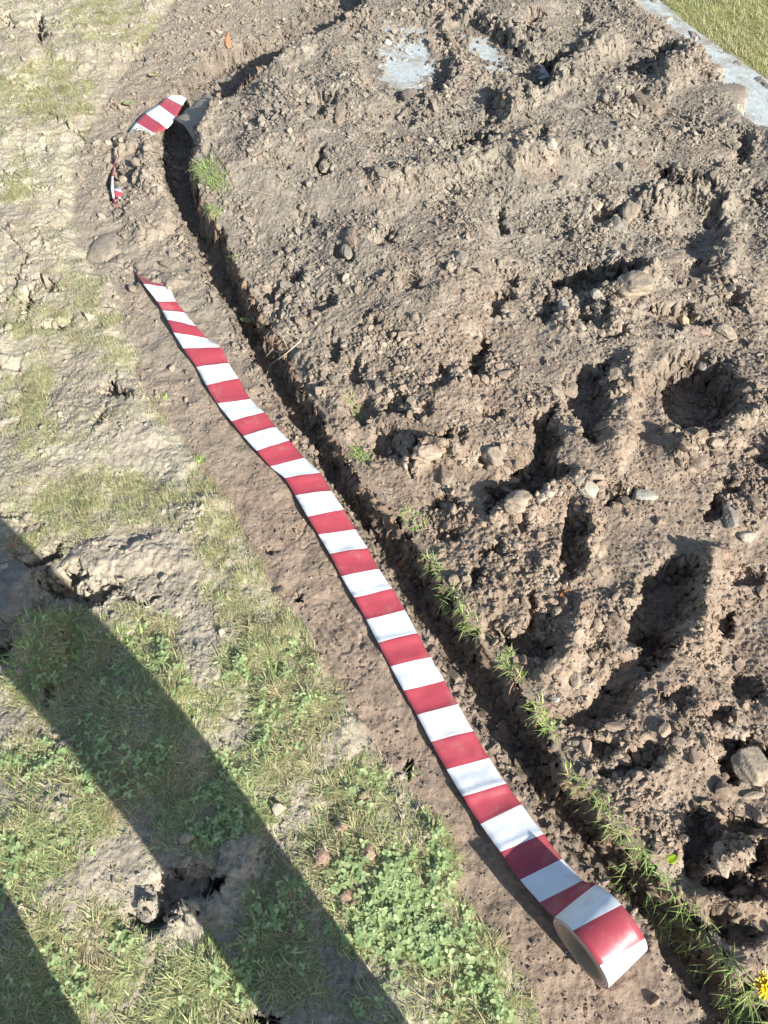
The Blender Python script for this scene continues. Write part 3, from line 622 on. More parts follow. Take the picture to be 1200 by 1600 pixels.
roll_me = lathe_roll('roll', [(.0440, -w + .001), (.0455, -w - .0006), (.047, -w + .0003), (.0495, -w - .0007), (.0515, -w + .0002), (.0533, -w - .0004), (RT - .0006, -w), (RT, -w + .0004), (RT, w - .0004), (RT - .0006, w), (.05, w + .0003), (.0440, w)], None)
child('roll', roll_me, side_mat(), tape)
card, _n, _l, _b = new_mat('cardboard'); _b.inputs['Base Color'].default_value = (.36, .27, .18, 1); _b.inputs['Roughness'].default_value = .85
core_me = lathe_roll('core', [(.0440, -w - .0012), (.0410, -w - .0012), (.0408, -w), (.0408, w), (.0410, w + .0012), (.0440, w + .0012), (.0442, w), (.0442, -w), (.0440, -w - .0012)], None)
child('core', core_me, card, tape)
# far end of the tape: a loop standing on edge in the soil, a flat length across the bend, a dusty fold
loopc = [(190, 214), (184, 235), (178, 256), (174, 276), (173, 294), (176, 310), (182, 326), (196, 352)]
rows = []
for k, q in enumerate(loopc):
    zt = [-.01, .004, .010, .014, .016, .013, .004, -.012][k]
    top = un(*q, zt); bot = un(q[0] + 3, q[1] + 2, -.045)
    lean = [0, .002, .004, .006, .009, .006, .003, 0][k]
    rows.append([[*bot, -.045], [*((top * .55 + bot * .45)), -.02], [*top, zt], [top[0] + lean, top[1], zt + .001]])
me = grid_mesh('standing_loop', np.array(rows), np.repeat([1, 0, 0, 1, 1, 0, 0], 3)); me.materials.append(M_red); me.materials.append(M_white)
thicken(child('standing_loop', me, None, tape), .0004)
fl = [un(176, 290, .012), un(189, 296, .012), un(192, 301, .010), un(188, 309, .012), un(176, 306, .012)]
rows = [[[*fl[0], .014], [*fl[1], .013]], [[*((fl[0] + fl[4]) / 2), .016], [*fl[2], .010]], [[*fl[4], .014], [*fl[3], .008]]]
me = grid_mesh('torn_flap', np.array(rows), [1, 0]); me.materials.append(M_red); me.materials.append(M_white)
thicken(child('torn_flap', me, None, tape), .0004)
sl = [((196, 214), (222, 226)), ((201, 207), (230, 217)), ((212, 191), (242, 209)), ((226, 176), (261, 201)), ((247, 163), (275, 184)), ((260, 152), (285, 165)), ((275, 144), (292, 153))]
zL = [-.005, .012, .013, .013, .011, .006, -.02]; zR = [-.02, .004, .004, .002, -.004, -.014, -.035]
Lq = np.array([[*un(*a, z), z] for (a, b), z in zip(sl, zL)]); Rq = np.array([[*un(*b, z), z] for (a, b), z in zip(sl, zR)])
rows, mt = [], []
for i in range(len(sl) - 1):
    for j in range(6):
        a, b = catmull(Lq, i, j / 6), catmull(Rq, i, j / 6)
        rows.append([a + (b - a) * t for t in np.linspace(0, 1, 7)]); mt.append(1 if i in (0, 1, 3, 5, 7) else 0)
rows.append([Lq[-1] + (Rq[-1] - Lq[-1]) * t for t in np.linspace(0, 1, 7)])
P2 = np.array(rows)
P2[:, :, 2] = np.where((np.arange(len(P2)) > 6)[:, None] & (np.arange(len(P2)) < 29)[:, None], np.maximum(P2[:, :, 2], hgt(P2[:, :, 0], P2[:, :, 1]) + .003), P2[:, :, 2])
me = grid_mesh('strip', P2, np.repeat(mt, 6)); me.materials.append(M_red); me.materials.append(M_white)
thicken(child('strip', me, None, tape, 'short striped length crossing the far bend of the groove'), .0003)
ca, cb, cc_, cd = [np.array([*un(q[0], q[1], z), z]) for q, z in (((274, 186), .012), ((321, 146), .03), ((356, 166), .062), ((305, 219), .04))]
rows = []
for i in range(13):
    u = i / 12; row = []
    for j in range(11):
        v = j / 10; p = (ca * (1 - u) + cb * u) * (1 - v) + (cd * (1 - u) + cc_ * u) * v
        p = p + np.array([0, 0, .005 * math.sin(u * 9 + v * 5) * v + .003 * math.sin(u * 21 - v * 9) + .008 * math.sin(v * 3.14)])
        if .1 < v < .85: p[2] = max(p[2], float(hgt(p[0], p[1])) + .003)
        if v > .9: p[2] = float(hgt(p[0], p[1])) - .004
        row.append(p)
    rows.append(row)
thicken(child('folded_end', grid_mesh('folded_end', np.array(rows)), M_dusty, tape, 'dusty grey folded back of the tape'), .0004)

# ---- stones and hard lumps
def stone_mat(name):
    m = soil_mat(name, 120, .6, .85, True, spec=.25); return m
M_stone = stone_mat('stone')
def lump(name, label, cat, px_, py_, wpx, hpx, ang, colr, group=None, sink=.42, flat=.6, cuts=9, seed=0, sub=4, lift=0, nz=.05):
    r_ = np.random.default_rng(seed + int(px_ * 7 + py_ * 13))
    p = at(px_, py_); p[2] = smooth_hgt(p[0], p[1], .012); s = px_scale(p)
    dep = math.atan2(CAM_H - p[2], math.hypot(p[0], p[1]))
    a = wpx / 2 / s; b = hpx / 2 / s / max(.45, math.sin(dep)); c_ = min(a, b) * flat
    V, Fc = ico(sub); q = V.copy()
    for _ in range(cuts):
        d = r_.normal(size=3); d /= np.linalg.norm(d); lim = r_.uniform(.62, .92)
        q = q - np.maximum(q @ d - lim, 0)[:, None] * d * .95
    sx_ = V[:, 0] * 1.3 + V[:, 2] * 2.1; sy_ = V[:, 1] * 1.3 - V[:, 2] * 1.7
    q = q * (1 + nz * fbm(sx_, sy_, .8, 3, seed + 300)[:, None] + nz * .35 * fbm(sx_, sy_, .15, 2, seed + 301)[:, None])
    q = q * np.array([a, b, c_]) * 1.12; t = -R(ang)
    x0, y0 = q[:, 0].copy(), q[:, 1].copy(); q[:, 0] = x0 * math.cos(t) - y0 * math.sin(t); q[:, 1] = x0 * math.sin(t) + y0 * math.cos(t)
    q[:, 2] += c_ * (1 - 2 * sink) + lift
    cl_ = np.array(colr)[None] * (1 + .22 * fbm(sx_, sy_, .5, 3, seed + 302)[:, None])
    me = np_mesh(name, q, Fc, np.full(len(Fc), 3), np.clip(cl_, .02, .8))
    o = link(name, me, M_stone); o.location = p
    return tag(o, label, cat, group)
PALE, GREY, TAN, RED, CLOD = (.33, .295, .235), (.20, .178, .148), (.255, .207, .154), (.25, .17, .13), (.20, .16, .12)
GS = 'stones lying on the dug soil'
stones = [(882, 486, 17, 36, 4, PALE, 'upright oval whitish pebble on the ridge left of the tan slab'), (990, 446, 58, 30, -42, TAN, 'slanting tan slab-shaped clod on top of the far ridge'),
          (1068, 494, 18, 20, 0, (.44, .32, .2), 'small orange tan stone in the dark hollow right of the tan slab'), (1130, 520, 30, 26, -30, TAN, 'tan angular clod above the big black hollow'),
          (935, 467, 24, 16, -10, PALE, 'small pale flat stone beside the oval whitish pebble'), (1022, 294, 24, 26, -40, PALE, 'pale faceted stone lit on the edge of the far dark hollow'),
          (1035, 320, 30, 18, 0, CLOD, 'brown rounded lump just below the pale faceted stone'), (985, 330, 26, 34, 25, TAN, 'tan upright clod on the right of the twin far holes'), (960, 360, 40, 22, 0, GREY, 'dull grey flat cobble under the twin far holes'),
          (933, 318, 16, 18, 0, (.44, .35, .25), 'small buff stone above the twin far holes'), (1012, 158, 38, 34, -20, CLOD, 'large tan boulder clod near the concrete path'), (640, 160, 32, 26, 0, (.235, .175, .135), 'reddish stone below the left pale slab'),
          (483, 178, 24, 24, 10, GREY, 'grey stone left of the small dark hole at the far heap'), (530, 175, 18, 30, 0, CLOD, 'upright clod right of the small dark hole at the far heap'), (510, 264, 20, 18, 0, TAN, 'tan stone beside the little round hole below the grey stone'),
          (550, 372, 20, 28, 0, CLOD, 'narrow upright clod left of the crumbly middle bank'), (545, 398, 24, 20, 0, GREY, 'squat grey clod just under the narrow upright clod'),
          (672, 708, 58, 26, -14, (.34, .26, .19), 'peach coloured jagged lump with a black hole behind it'), (696, 745, 26, 26, 0, CLOD, 'dark round clod tucked under the peach coloured lump'),
          (770, 714, 34, 34, -20, TAN, 'smooth tan lump in the middle of the heap'), (808, 790, 46, 30, -38, TAN, 'wedge shaped tan clod below the winding dark hollow'), (850, 775, 40, 14, -35, PALE, 'thin pale sliver stone right of the wedge shaped clod'),
          (918, 768, 30, 26, -60, PALE, 'pale split stone with one bright face on the lower bank'), (905, 747, 22, 14, -40, GREY, 'small leaning grey stone above the pale split stone'), (1008, 778, 46, 22, 8, (.32, .30, .25), 'flat grey white stone lying alone at the right'),
          (1140, 808, 24, 42, 8, GREY, 'dark grey upright stone with a shaded side at the right edge'), (882, 665, 18, 40, 4, TAN, 'upright tan clod between the two middle dark hollows'), (888, 610, 26, 24, 0, CLOD, 'round brown clod above the upright tan clod'),
          (1090, 722, 28, 24, 0, CLOD, 'rounded brown clod midway between flat white stone and big hollow'), (898, 1062, 18, 26, 0, TAN, 'upright tan pebble on the lower slope'), (868, 1092, 14, 16, 0, PALE, 'small cream pebble near the fourth tuft of rim grass'),
          (864, 1040, 34, 22, -30, CLOD, 'slanting brown clod above the small cream pebble'), (1172, 1196, 56, 48, 8, (.26, .215, .16), 'large round tan stone in a black socket at the right'), (1046, 1187, 28, 22, 0, TAN, 'tan stone at the lower right beside a crumbly dark hollow'),
          (1134, 1336, 30, 46, 4, TAN, 'tall lit clod standing in the lower right black hollow'), (1160, 1392, 56, 26, -18, CLOD, 'broad crumbly clod under the tall lit clod'), (1166, 840, 24, 18, 0, PALE, 'pale little stone by the right border'),
          (1090, 590, 20, 14, 0, GREY, 'grey pebble in the big black hollow'), (862, 224, 16, 16, 0, PALE, 'tiny white pebble on the far long ridge'), (720, 402, 20, 18, 0, GREY, 'grey pebble on the smooth bank above the middle'),
          (1062, 1160, 26, 18, 10, CLOD, 'brown clod on the slope above the lower tan stone'), (935, 975, 22, 20, 0, TAN, 'small tan clod left of the crumbly black hollow'), (1120, 690, 26, 16, 0, TAN, 'tan clod under the big black hollow'), (700, 735, 0, 0, 0, None, None)]
for st in stones:
    if st[6] is None: continue
    nm = 'stone' if ('stone' in st[6] or 'pebble' in st[6] or 'cobble' in st[6]) else 'soil_clod'
    lump(nm, st[6], 'stone' if nm == 'stone' else 'clod', st[0], st[1], st[2], st[3], st[4], st[5], GS if nm == 'stone' else 'hard clods on the dug soil', seed=len(st[6]), nz=.085 if nm == 'stone' else .14, cuts=13)
lump('flat_stone', 'round flat grey stone pressed into the strip beside the buried tape', 'stone', 163, 393, 40, 42, 10, (.225, .192, .15), None, .25, .35, 3, 4, lift=.001, nz=.03)
for q, lb in (((505, 1340, 24, 26), 'reddish brown round lump in the grass, alone at the left'), ((575, 1333, 22, 22), 'reddish brown lump in the grass right of the round one'), ((540, 1402, 20, 18), 'pale reddish lump in the grass, the lowest pair\'s left half'), ((556, 1410, 16, 16), 'pale reddish lump in the grass, the lowest pair\'s right half'), ((535, 1293, 18, 16), 'small brown lump in the grass above the two reddish ones'), ((568, 1245, 16, 14), 'tiny brown lump in the grass near the strip edge')):
    lump('soil_lump', lb, 'lump', q[0], q[1], q[2], q[3], 0, (.30, .20, .145), 'reddish lumps in the lawn grass', .42, .42, 8, 3, lift=.007, nz=.16)
for q, lb in (((356, 64, 12, 22), 'orange brick piece in the far soil above the bend'), ((1180, 1242, 40, 10), 'thin tan shard by the right edge below the socketed stone')):
    lump('brick_fragment' if 'brick' in lb else 'stone', lb, 'brick' if 'brick' in lb else 'stone', *q, -10, (.46, .22, .12) if 'brick' in lb else TAN, None, .3, .5, 10, 2)
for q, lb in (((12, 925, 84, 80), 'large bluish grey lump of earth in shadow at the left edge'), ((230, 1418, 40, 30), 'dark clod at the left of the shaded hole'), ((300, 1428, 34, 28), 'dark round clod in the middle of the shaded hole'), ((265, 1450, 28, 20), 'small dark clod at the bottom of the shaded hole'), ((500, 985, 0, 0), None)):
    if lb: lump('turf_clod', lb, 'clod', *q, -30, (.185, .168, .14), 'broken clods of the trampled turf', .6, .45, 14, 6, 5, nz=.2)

# ---- slabs and path
def slab(name, poly, z, label, cat, kind=None, th=.04):
    Q = unp(poly, z); bm = bmesh.new(); vs = [bm.verts.new((a, b, z)) for a, b in Q]; f = bm.faces.new(vs)
    if f.normal.z < 0: bmesh.ops.reverse_faces(bm, faces=[f])
    r_ = bmesh.ops.extrude_face_region(bm, geom=[f]); bmesh.ops.translate(bm, verts=[v for v in r_['geom'] if isinstance(v, bmesh.types.BMVert)], vec=(0, 0, -th))
    bmesh.ops.recalc_face_normals(bm, faces=bm.faces); me = bpy.data.meshes.new(name); bm.to_mesh(me); bm.free()
    return tag(link(name, me, M_conc), label, cat, kind=kind)
M_conc = soil_mat('pale_concrete', 60, .6, .8, False, (.35, .385, .38), .3)
def dust_over(m, colr):
    n, l = m.node_tree.nodes, m.node_tree.links; mx = [k for k in n if k.type == 'MIX'][0]
    tc = n.new('ShaderNodeTexCoord'); no = n.new('ShaderNodeTexNoise'); no.inputs['Scale'].default_value = 11; no.inputs['Detail'].default_value = 8; no.inputs['Roughness'].default_value = .7
    l.new(tc.outputs['Object'], no.inputs['Vector']); rp = n.new('ShaderNodeValToRGB'); rp.color_ramp.elements[0].position = .46; rp.color_ramp.elements[1].position = .66
    l.new(no.outputs['Fac'], rp.inputs[0]); m2 = n.new('ShaderNodeMix'); m2.data_type = 'RGBA'
    m2.inputs[6].default_value = mx.inputs[6].default_value[:]; m2.inputs[7].default_value = (*colr, 1); l.new(rp.outputs[0], m2.inputs[0]); l.new(m2.outputs[2], mx.inputs[6])
dust_over(M_conc, (.24, .21, .165))
slab('concrete_slab', [(560, 20), (680, 10), (720, 115), (590, 150)], slab_z, 'pale grey slab patch showing through the far soil, the left and larger one', 'slab')
slab('concrete_slab', [(690, 10), (790, 10), (860, 120), (760, 140)], slab_z, 'pale grey slab patch showing through the far soil, right of the larger one', 'slab')
slab('path', [(940, -70), (1000, -70), (1030, 0), (1080, 42), (1140, 84), (1210, 132), (1300, 190), (1420, 260), (1390, 370), (1240, 280), (1140, 245), (1100, 176), (1066, 112), (1012, 54), (958, 0), (920, -60)], .024, None, None, 'structure')

# ---- plants
def plant_mesh(name, base, n, L, spread, lean_az, colr_dry, seed, wid=(.0012, .0026), aspect=(1, 1), lean=(.3, 1.3)):
    r_ = np.random.default_rng(seed)
    a = r_.random(n) * 6.283; d = np.sqrt(r_.random(n)) * spread
    ux = np.array([math.cos(lean_az[1]), math.sin(lean_az[1])]); uy = np.array([-ux[1], ux[0]])
    off_ = np.outer(d * np.cos(a) * aspect[0], ux) + np.outer(d * np.sin(a) * aspect[1], uy)
    bx, by = base[0] + off_[:, 0], base[1] + off_[:, 1]; bz = hgt(bx, by) - .002
    L = L * (.62 if name == 'weed' or spread > .04 else .6)
    az = np.where(r_.random(n) < .6, lean_az[0] + r_.normal(size=n) * .8, r_.random(n) * 6.283)
    V, f, lt, c = blades(np.stack([bx, by, bz], 1), L * r_.uniform(.4, 1.1, n), az, r_.uniform(lean[0], lean[1], n), r_.uniform(.2, 2.2, n), r_.uniform(wid[0], wid[1], n), grass_cols(n, np.full(n, colr_dry * .7), r_) * np.array([.95, 1.15, .8]), 5, r_)
    return np_mesh(name, V, f, lt, c)
GT = 'grass tufts along the rim of the groove'
droop = (math.atan2(-.55, -.83), R(122))
tufts = [(328, 274, 210, .09, .04, .35, 'widest pale grass tuft at the far bend, right under the folded tape end'), (330, 330, 60, .07, .014, .35, 'thin pale blades hanging below the widest far tuft'), (358, 402, 50, .03, .016, .15, 'small green sprig on the rim across from the flat stone'), (404, 502, 16, .03, .01, .4, 'tiny pale sprig in the groove just above the bare roots'),
         (546, 640, 60, .045, .018, .1, 'green tuft in the dark notch below the bare roots'), (556, 712, 80, .055, .018, .35, 'drooping straw tipped tuft under the notch tuft'), (636, 812, 80, .045, .02, .3, 'tuft on the rim left of the small lengthwise shadow slot'), (670, 880, 70, .045, .018, .3, 'tuft on the rim level with the vertical oval hole'),
         (700, 932, 80, .045, .02, .25, 'dull green tuft where the rim juts out midway'), (728, 972, 70, .045, .018, .3, 'straw mixed tuft right below the jutting rim'), (792, 1040, 90, .05, .02, .1, 'bright green leafy tuft left of the small cream pebble'), (842, 1122, 90, .055, .02, .1, 'bright green tuft hanging below the small cream pebble'),
         (905, 1228, 110, .055, .024, .15, 'broad tuft over the groove level with the roll-end shadow'), (952, 1280, 100, .05, .022, .1, 'dark green tuft above the groove\'s blackest hole'), (986, 1322, 60, .06, .014, .1, 'few long yellow green blades hanging over the black hole'), (1012, 1392, 200, .06, .036, .2, 'bushy mat of grass on the rim right beside the roll'),
         (1068, 1418, 90, .055, .024, .3, 'tuft of thin blades right of the bushy mat by the roll'), (1096, 1478, 90, .055, .022, .4, 'grey green tuft hanging below the bushy mat'), (1150, 1545, 170, .065, .026, .35, 'long pale tuft left of the dandelion'), (1190, 1592, 120, .07, .03, .15, 'green tuft in the bottom right corner under the dandelion')]
for k, (a, b, n, L, sp_, dr_, lb) in enumerate(tufts):
    n = int(n * (1.5 if b < 1200 else .8)); a += 10 if b > 500 else 6
    p = at(a, b); me = plant_mesh('grass_tuft', p, n, L, sp_ * 1.2, droop, dr_, 400 + k, (.0010, .0024), aspect=(1.5, .7), lean=(.2, 1.5))
    me.transform(Matrix.Translation(-Vector(p))); o = link('grass_tuft', me, M_grass); o.location = p; tag(o, lb, 'grass tuft', GT)
GW = 'broad leaved weeds in the lawn'
weeds = [(60, 1005, 420, .05, .075, 'shaggy mound of long grass in the leg shadow at the left edge'), (120, 965, 20, .06, .02, 'weed with long wide lit blades at the edge of the shaded turf mound'), (205, 1000, 22, .055, .024, 'sunlit weed with pale upright blades right of the turf mound'), (485, 1215, 12, .026, .014, 'round leaved weed on the dry grass, upper of the sunlit ones'), (430, 1040, 26, .05, .022, 'sunlit bright green weed beside the bare earth column'), (545, 1415, 14, .04, .02, 'weed with grey green leaves at the shadow edge'),
         (340, 1478, 16, .04, .02, 'broad leaved weed at the foot of the shaded hole'), (440, 1470, 22, .03, .03, 'cluster of round leaves deep in the leg shadow'), (640, 1390, 60, .06, .03, 'spray of long silvery blades in the lit grass nearest the strip'), (312, 722, 30, .035, .014, 'small green weed on the crusted ground beside the strip'), (255, 622, 26, .03, .012, 'little green sprout at the strip edge higher up'), (640, 1215, 26, .035, .018, 'green weed by the round hole at the strip edge')]
for k, (a, b, n, L, sp_, lb) in enumerate(weeds):
    p = at(a, b); me = plant_mesh('weed', p, n, L, sp_, (R(90), 0), .05, 500 + k, (.0035, .0075) if n < 26 else (.002, .004), lean=(.4, 1.3))
    me.transform(Matrix.Translation(-Vector(p))); o = link('weed', me, M_grass); o.location = p; tag(o, lb, 'weed', GW)
def solid_leaf(name, label, px_, py_, wpx, hpx, ang, colr, lift=.008):
    p = at(px_, py_); s = px_scale(p); a, b = wpx / 2 / s, hpx / 2 / s; rows = []
    for i in range(9):
        u = -1 + 2 * i / 8; wd = math.sqrt(max(0.0, 1 - abs(u) ** 2.2)) * (1 - .15 * u)
        rows.append([[a * u, b * wd * v, abs(v) * b * .35 * wd + .25 * a * u * u] for v in (-1, -.5, 0, .5, 1)])
    Q = np.array(rows); t = -R(ang); x0, y0 = Q[:, :, 0].copy(), Q[:, :, 1].copy(); Q[:, :, 0] = x0 * math.cos(t) - y0 * math.sin(t); Q[:, :, 1] = x0 * math.sin(t) + y0 * math.cos(t)
    me = grid_mesh(name, Q, None, np.tile(np.array(colr), (45, 1)) * (1 + .1 * np.sin(np.arange(45))[:, None])); o = link(name, me, M_grass); o.location = (p[0], p[1], p[2] + lift)
    thicken(o, .0004); return tag(o, label, 'leaf')
solid_leaf('leaf', 'shiny bright yellow green leaf on the grass mat right of the roll', 1044, 1346, 19, 13, -25, (.30, .42, .02), .018)
solid_leaf('leaf', 'pale yellow green leaf left of the tape at the far bend', 202, 166, 15, 17, 60, (.36, .38, .20))
solid_leaf('leaf', 'yellow leaf above the pale one at the far bend', 242, 122, 17, 11, 0, (.42, .40, .20))
solid_leaf('leaf', 'small orange leaf lying in the dark slope crumbs', 880, 930, 20, 5, -40, (.5, .2, .05))
solid_leaf('leaf', 'green leaf lying by the shaded earth lump', 42, 902, 20, 9, 20, (.16, .24, .05))
solid_leaf('leaf', 'pale leaf in groove crumbs among the roots', 388, 505, 24, 10, 10, (.36, .40, .16))
# red fern-like leaf
p = at(22, 862); V_, F_, c_ = [], [], []
fern = empty('fern_leaf', p, 'tiny reddish fern-like leaf at the left edge above the shaded lump', 'leaf')
bm = bmesh.new()
for k in range(7):
    for sd in (-1, 1):
        y0 = .004 * k; Lk = .010 * (1 - k / 9)
        vs = [bm.verts.new(q) for q in ((0, y0, .012), (sd * Lk * .6, y0 + .0035, .0135), (sd * Lk, y0 + .0045, .0125), (sd * Lk * .6, y0 + .001, .0125))]; bm.faces.new(vs)
me = bpy.data.meshes.new('leaflets'); bm.to_mesh(me); bm.free()
fm, _a, _b2, b_ = new_mat('fern_red'); b_.inputs['Base Color'].default_value = (.45, .17, .10, 1); b_.inputs['Roughness'].default_value = .6
lf = link('leaflets', me, fm, fern); thicken(lf, .0004)
def tube_mesh(name, lines, seg=6):
    V, Q = [], []
    for pts, r0, r1 in lines:
        pts = [Vector(q) for q in pts]; fine = []
        for i in range(len(pts) - 1):
            for j in range(5): fine.append(np.array(catmull(np.array(pts), i, j / 5)))
        fine.append(np.array(pts[-1])); n = len(fine); b0 = len(V)
        for i, q in enumerate(fine):
            d = fine[min(i + 1, n - 1)] - fine[max(i - 1, 0)]; d = d / (np.linalg.norm(d) + 1e-9)
            s_ = np.cross(d, [0, 0, 1.]); s_ /= np.linalg.norm(s_) + 1e-9; u_ = np.cross(s_, d); r = r0 + (r1 - r0) * i / (n - 1)
            for k in range(seg): V.append(q + r * (s_ * math.cos(6.283 * k / seg) + u_ * math.sin(6.283 * k / seg)))
        for i in range(n - 1):
            for k in range(seg): Q.append([b0 + i * seg + k, b0 + i * seg + (k + 1) % seg, b0 + (i + 1) * seg + (k + 1) % seg, b0 + (i + 1) * seg + k])
    return np_mesh(name, np.array(V), np.array(Q), np.full(len(Q), 4))
_fm, _a, _b2, b_ = fm, 0, 0, 0
M_root, _n, _l, b_ = new_mat('root'); b_.inputs['Base Color'].default_value = (.40, .33, .23, 1); b_.inputs['Roughness'].default_value = .8
M_root2, _n, _l, b_ = new_mat('dark_root'); b_.inputs['Base Color'].default_value = (.24, .16, .10, 1); b_.inputs['Roughness'].default_value = .8
def px_line(pts, lift):
    out = []
    for i, q in enumerate(pts):
        a = at(q[0], q[1]); a[2] += lift if not isinstance(lift, (list, tuple)) else lift[i]; out.append(a)
    return out
def twig(name, label, cat, lines, mat, lift=.006):
    Ls = [(px_line(pts, lift), r0, r1) for pts, r0, r1 in lines]; base = Vector(Ls[0][0][0])
    me = tube_mesh(name, Ls); me.transform(Matrix.Translation(-base)); o = link(name, me, mat); o.location = base; return tag(o, label, cat)
twig('bare_roots', 'pale tangle of thin roots poking out over the groove', 'roots', [([(472, 538), (463, 547), (445, 562), (423, 577)], .0022, .0012), ([(463, 545), (445, 540), (430, 546), (418, 556), (412, 568)], .0012, .0006), ([(450, 548), (440, 530), (428, 520)], .001, .0005), ([(455, 552), (440, 556), (426, 554), (404, 550)], .001, .0005), ([(448, 560), (440, 575), (442, 588)], .001, .0005), ([(435, 545), (424, 538), (416, 542)], .0008, .0004), ([(470, 540), (456, 530), (446, 534), (436, 528)], .001, .0005), ([(452, 580), (446, 596), (448, 606)], .0009, .0004), ([(424, 577), (418, 592), (416, 604)], .0009, .0004)], M_root, .016)
twig('root', 'thin curved root standing out of the strip beside the bare roots', 'root', [([(392, 530), (390, 542), (383, 552), (380, 556)], .0009, .0005)], M_root, .012)
twig('twig', 'thin brown twig slanting down from the widest far tuft', 'twig', [([(332, 235), (345, 252), (356, 270), (366, 292)], .0016, .0008)], M_root2)
twig('twig', 'pale straight twig lying right of the widest far tuft', 'twig', [([(385, 300), (405, 303), (428, 309)], .001, .0007)], M_root)
twig('twig', 'bright short stick leaning near the concrete path', 'twig', [([(1072, 94), (1080, 78), (1088, 62)], .0035, .0025)], M_root, .012)
twig('root', 'long thin root trailing across the path\'s inner edge', 'root', [([(960, 2), (985, 8), (1005, 22), (1020, 30)], .002, .001)], M_root)
twig('twig', 'forked dry twig on the bank above the middle of the heap', 'twig', [([(632, 425), (648, 434), (662, 440)], .0012, .0007), ([(648, 434), (655, 424)], .0008, .0005)], M_root)
twig('root', 'hooked root arching over the groove beside a bright tuft', 'root', [([(815, 1045), (808, 1060), (796, 1080), (794, 1100), (800, 1122)], .0018, .0008)], M_root2, .012)
twig('twig', 'dry stalk lying on the left crusted ground', 'twig', [([(70, 375), (95, 384), (118, 392), (135, 404)], .0012, .0006)], M_root)
# dandelion
p = at(1188, 1545); dz = .03
dand = empty('dandelion', p, 'yellow dandelion flower on the groove rim at the lower right corner', 'flower')
child('stem', tube_mesh('stem', [([p + [0, 0, -.002], p + [-.004, .002, dz * .5], p + [0, 0, dz]], .0018, .0015)]), fm if False else M_root2, dand)
bm = bmesh.new(); r_ = random.Random(3)
for ring, (n_, rr, el) in enumerate([(22, .021, .15), (20, .017, .45), (16, .012, .8), (10, .007, 1.15)]):
    for k in range(n_):
        a = 6.283 * (k + r_.random() * .5) / n_; l_ = rr * r_.uniform(.85, 1.1); e = el + r_.uniform(-.12, .12)
        d = Vector((math.cos(a) * math.cos(e), math.sin(a) * math.cos(e), math.sin(e))); s_ = Vector((-math.sin(a), math.cos(a), 0)) * .0016
        b0 = Vector(p) + Vector((0, 0, dz))
        vs = [bm.verts.new(q) for q in (b0 - s_ * .5, b0 + s_ * .5, b0 + d * l_ * .7 + s_, b0 + d * l_ + s_ * .6, b0 + d * l_ - s_ * .6, b0 + d * l_ * .7 - s_)]; bm.faces.new(vs)
me = bpy.data.meshes.new('flower_head'); bm.to_mesh(me); bm.free()
M_yel, _n, _l, b_ = new_mat('dandelion_yellow'); b_.inputs['Base Color'].default_value = (.75, .48, .01, 1); b_.inputs['Roughness'].default_value = .6
fh = child('flower_head', me, M_yel, dand); thicken(fh, .0004)

# ---- the person who takes the picture stands just outside the frame; the shins throw the two broad shadows on the grass
def skin_body(name, J, E, mat, root, parent=None, sub=2):
    names = list(J); me = bpy.data.meshes.new(name)
    me.from_pydata([J[k][0] for k in names], [(names.index(a), names.index(b)) for a, b in E], []); o = link(name, me, mat, parent)
    m = o.modifiers.new('skin', 'SKIN'); m.use_smooth_shade = True
    for k, v in zip(names, me.skin_vertices[0].data): v.radius = J[k][1]; v.use_root = (k == root)
    sb = o.modifiers.new('subdivision', 'SUBSURF'); sb.levels = sb.render_levels = sub
    return o
M_trous, _n, _l, b_ = new_mat('dark_trousers'); b_.inputs['Base Color'].default_value = (.03, .035, .05, 1); b_.inputs['Roughness'].default_value = .9
M_skin, _n, _l, b_ = new_mat('skin'); b_.inputs['Base Color'].default_value = (.50, .32, .24, 1); b_.inputs['Roughness'].default_value = .55
M_shirt, _n, _l, b_ = new_mat('grey_jumper'); b_.inputs['Base Color'].default_value = (.18, .19, .2, 1); b_.inputs['Roughness'].default_value = .9
M_shoe, _n, _l, b_ = new_mat('dark_boot'); b_.inputs['Base Color'].default_value = (.05, .04, .035, 1); b_.inputs['Roughness'].default_value = .6
M_hair, _n, _l, b_ = new_mat('brown_hair'); b_.inputs['Base Color'].default_value = (.06, .04, .025, 1)
fa, fb = np.array(FOOT_A := (.119, -.175)), np.array(FOOT_B := (-.262, -.275)); hip = fa * .78 + fb * .22 + [0, -.05]
def q2(p, z): return (float(p[0]), float(p[1]), z)
J = {}
J['pel'] = (q2(hip, .92), (.13, .10)); J['wai'] = (q2(hip, 1.08), (.13, .095)); J['che'] = (q2(hip, 1.30), (.15, .105)); J['nck'] = (q2(hip + [0, .02], 1.47), (.055, .055)); J['hed'] = (q2(hip + [0, .05], 1.56), (.075, .085)); J['top'] = (q2(hip + [0, .05], 1.68), (.07, .085)); J['nos'] = (q2(hip + [0, .15], 1.585), (.012, .014))
E = [('pel', 'wai'), ('wai', 'che'), ('che', 'nck'), ('nck', 'hed'), ('hed', 'top'), ('hed', 'nos')]
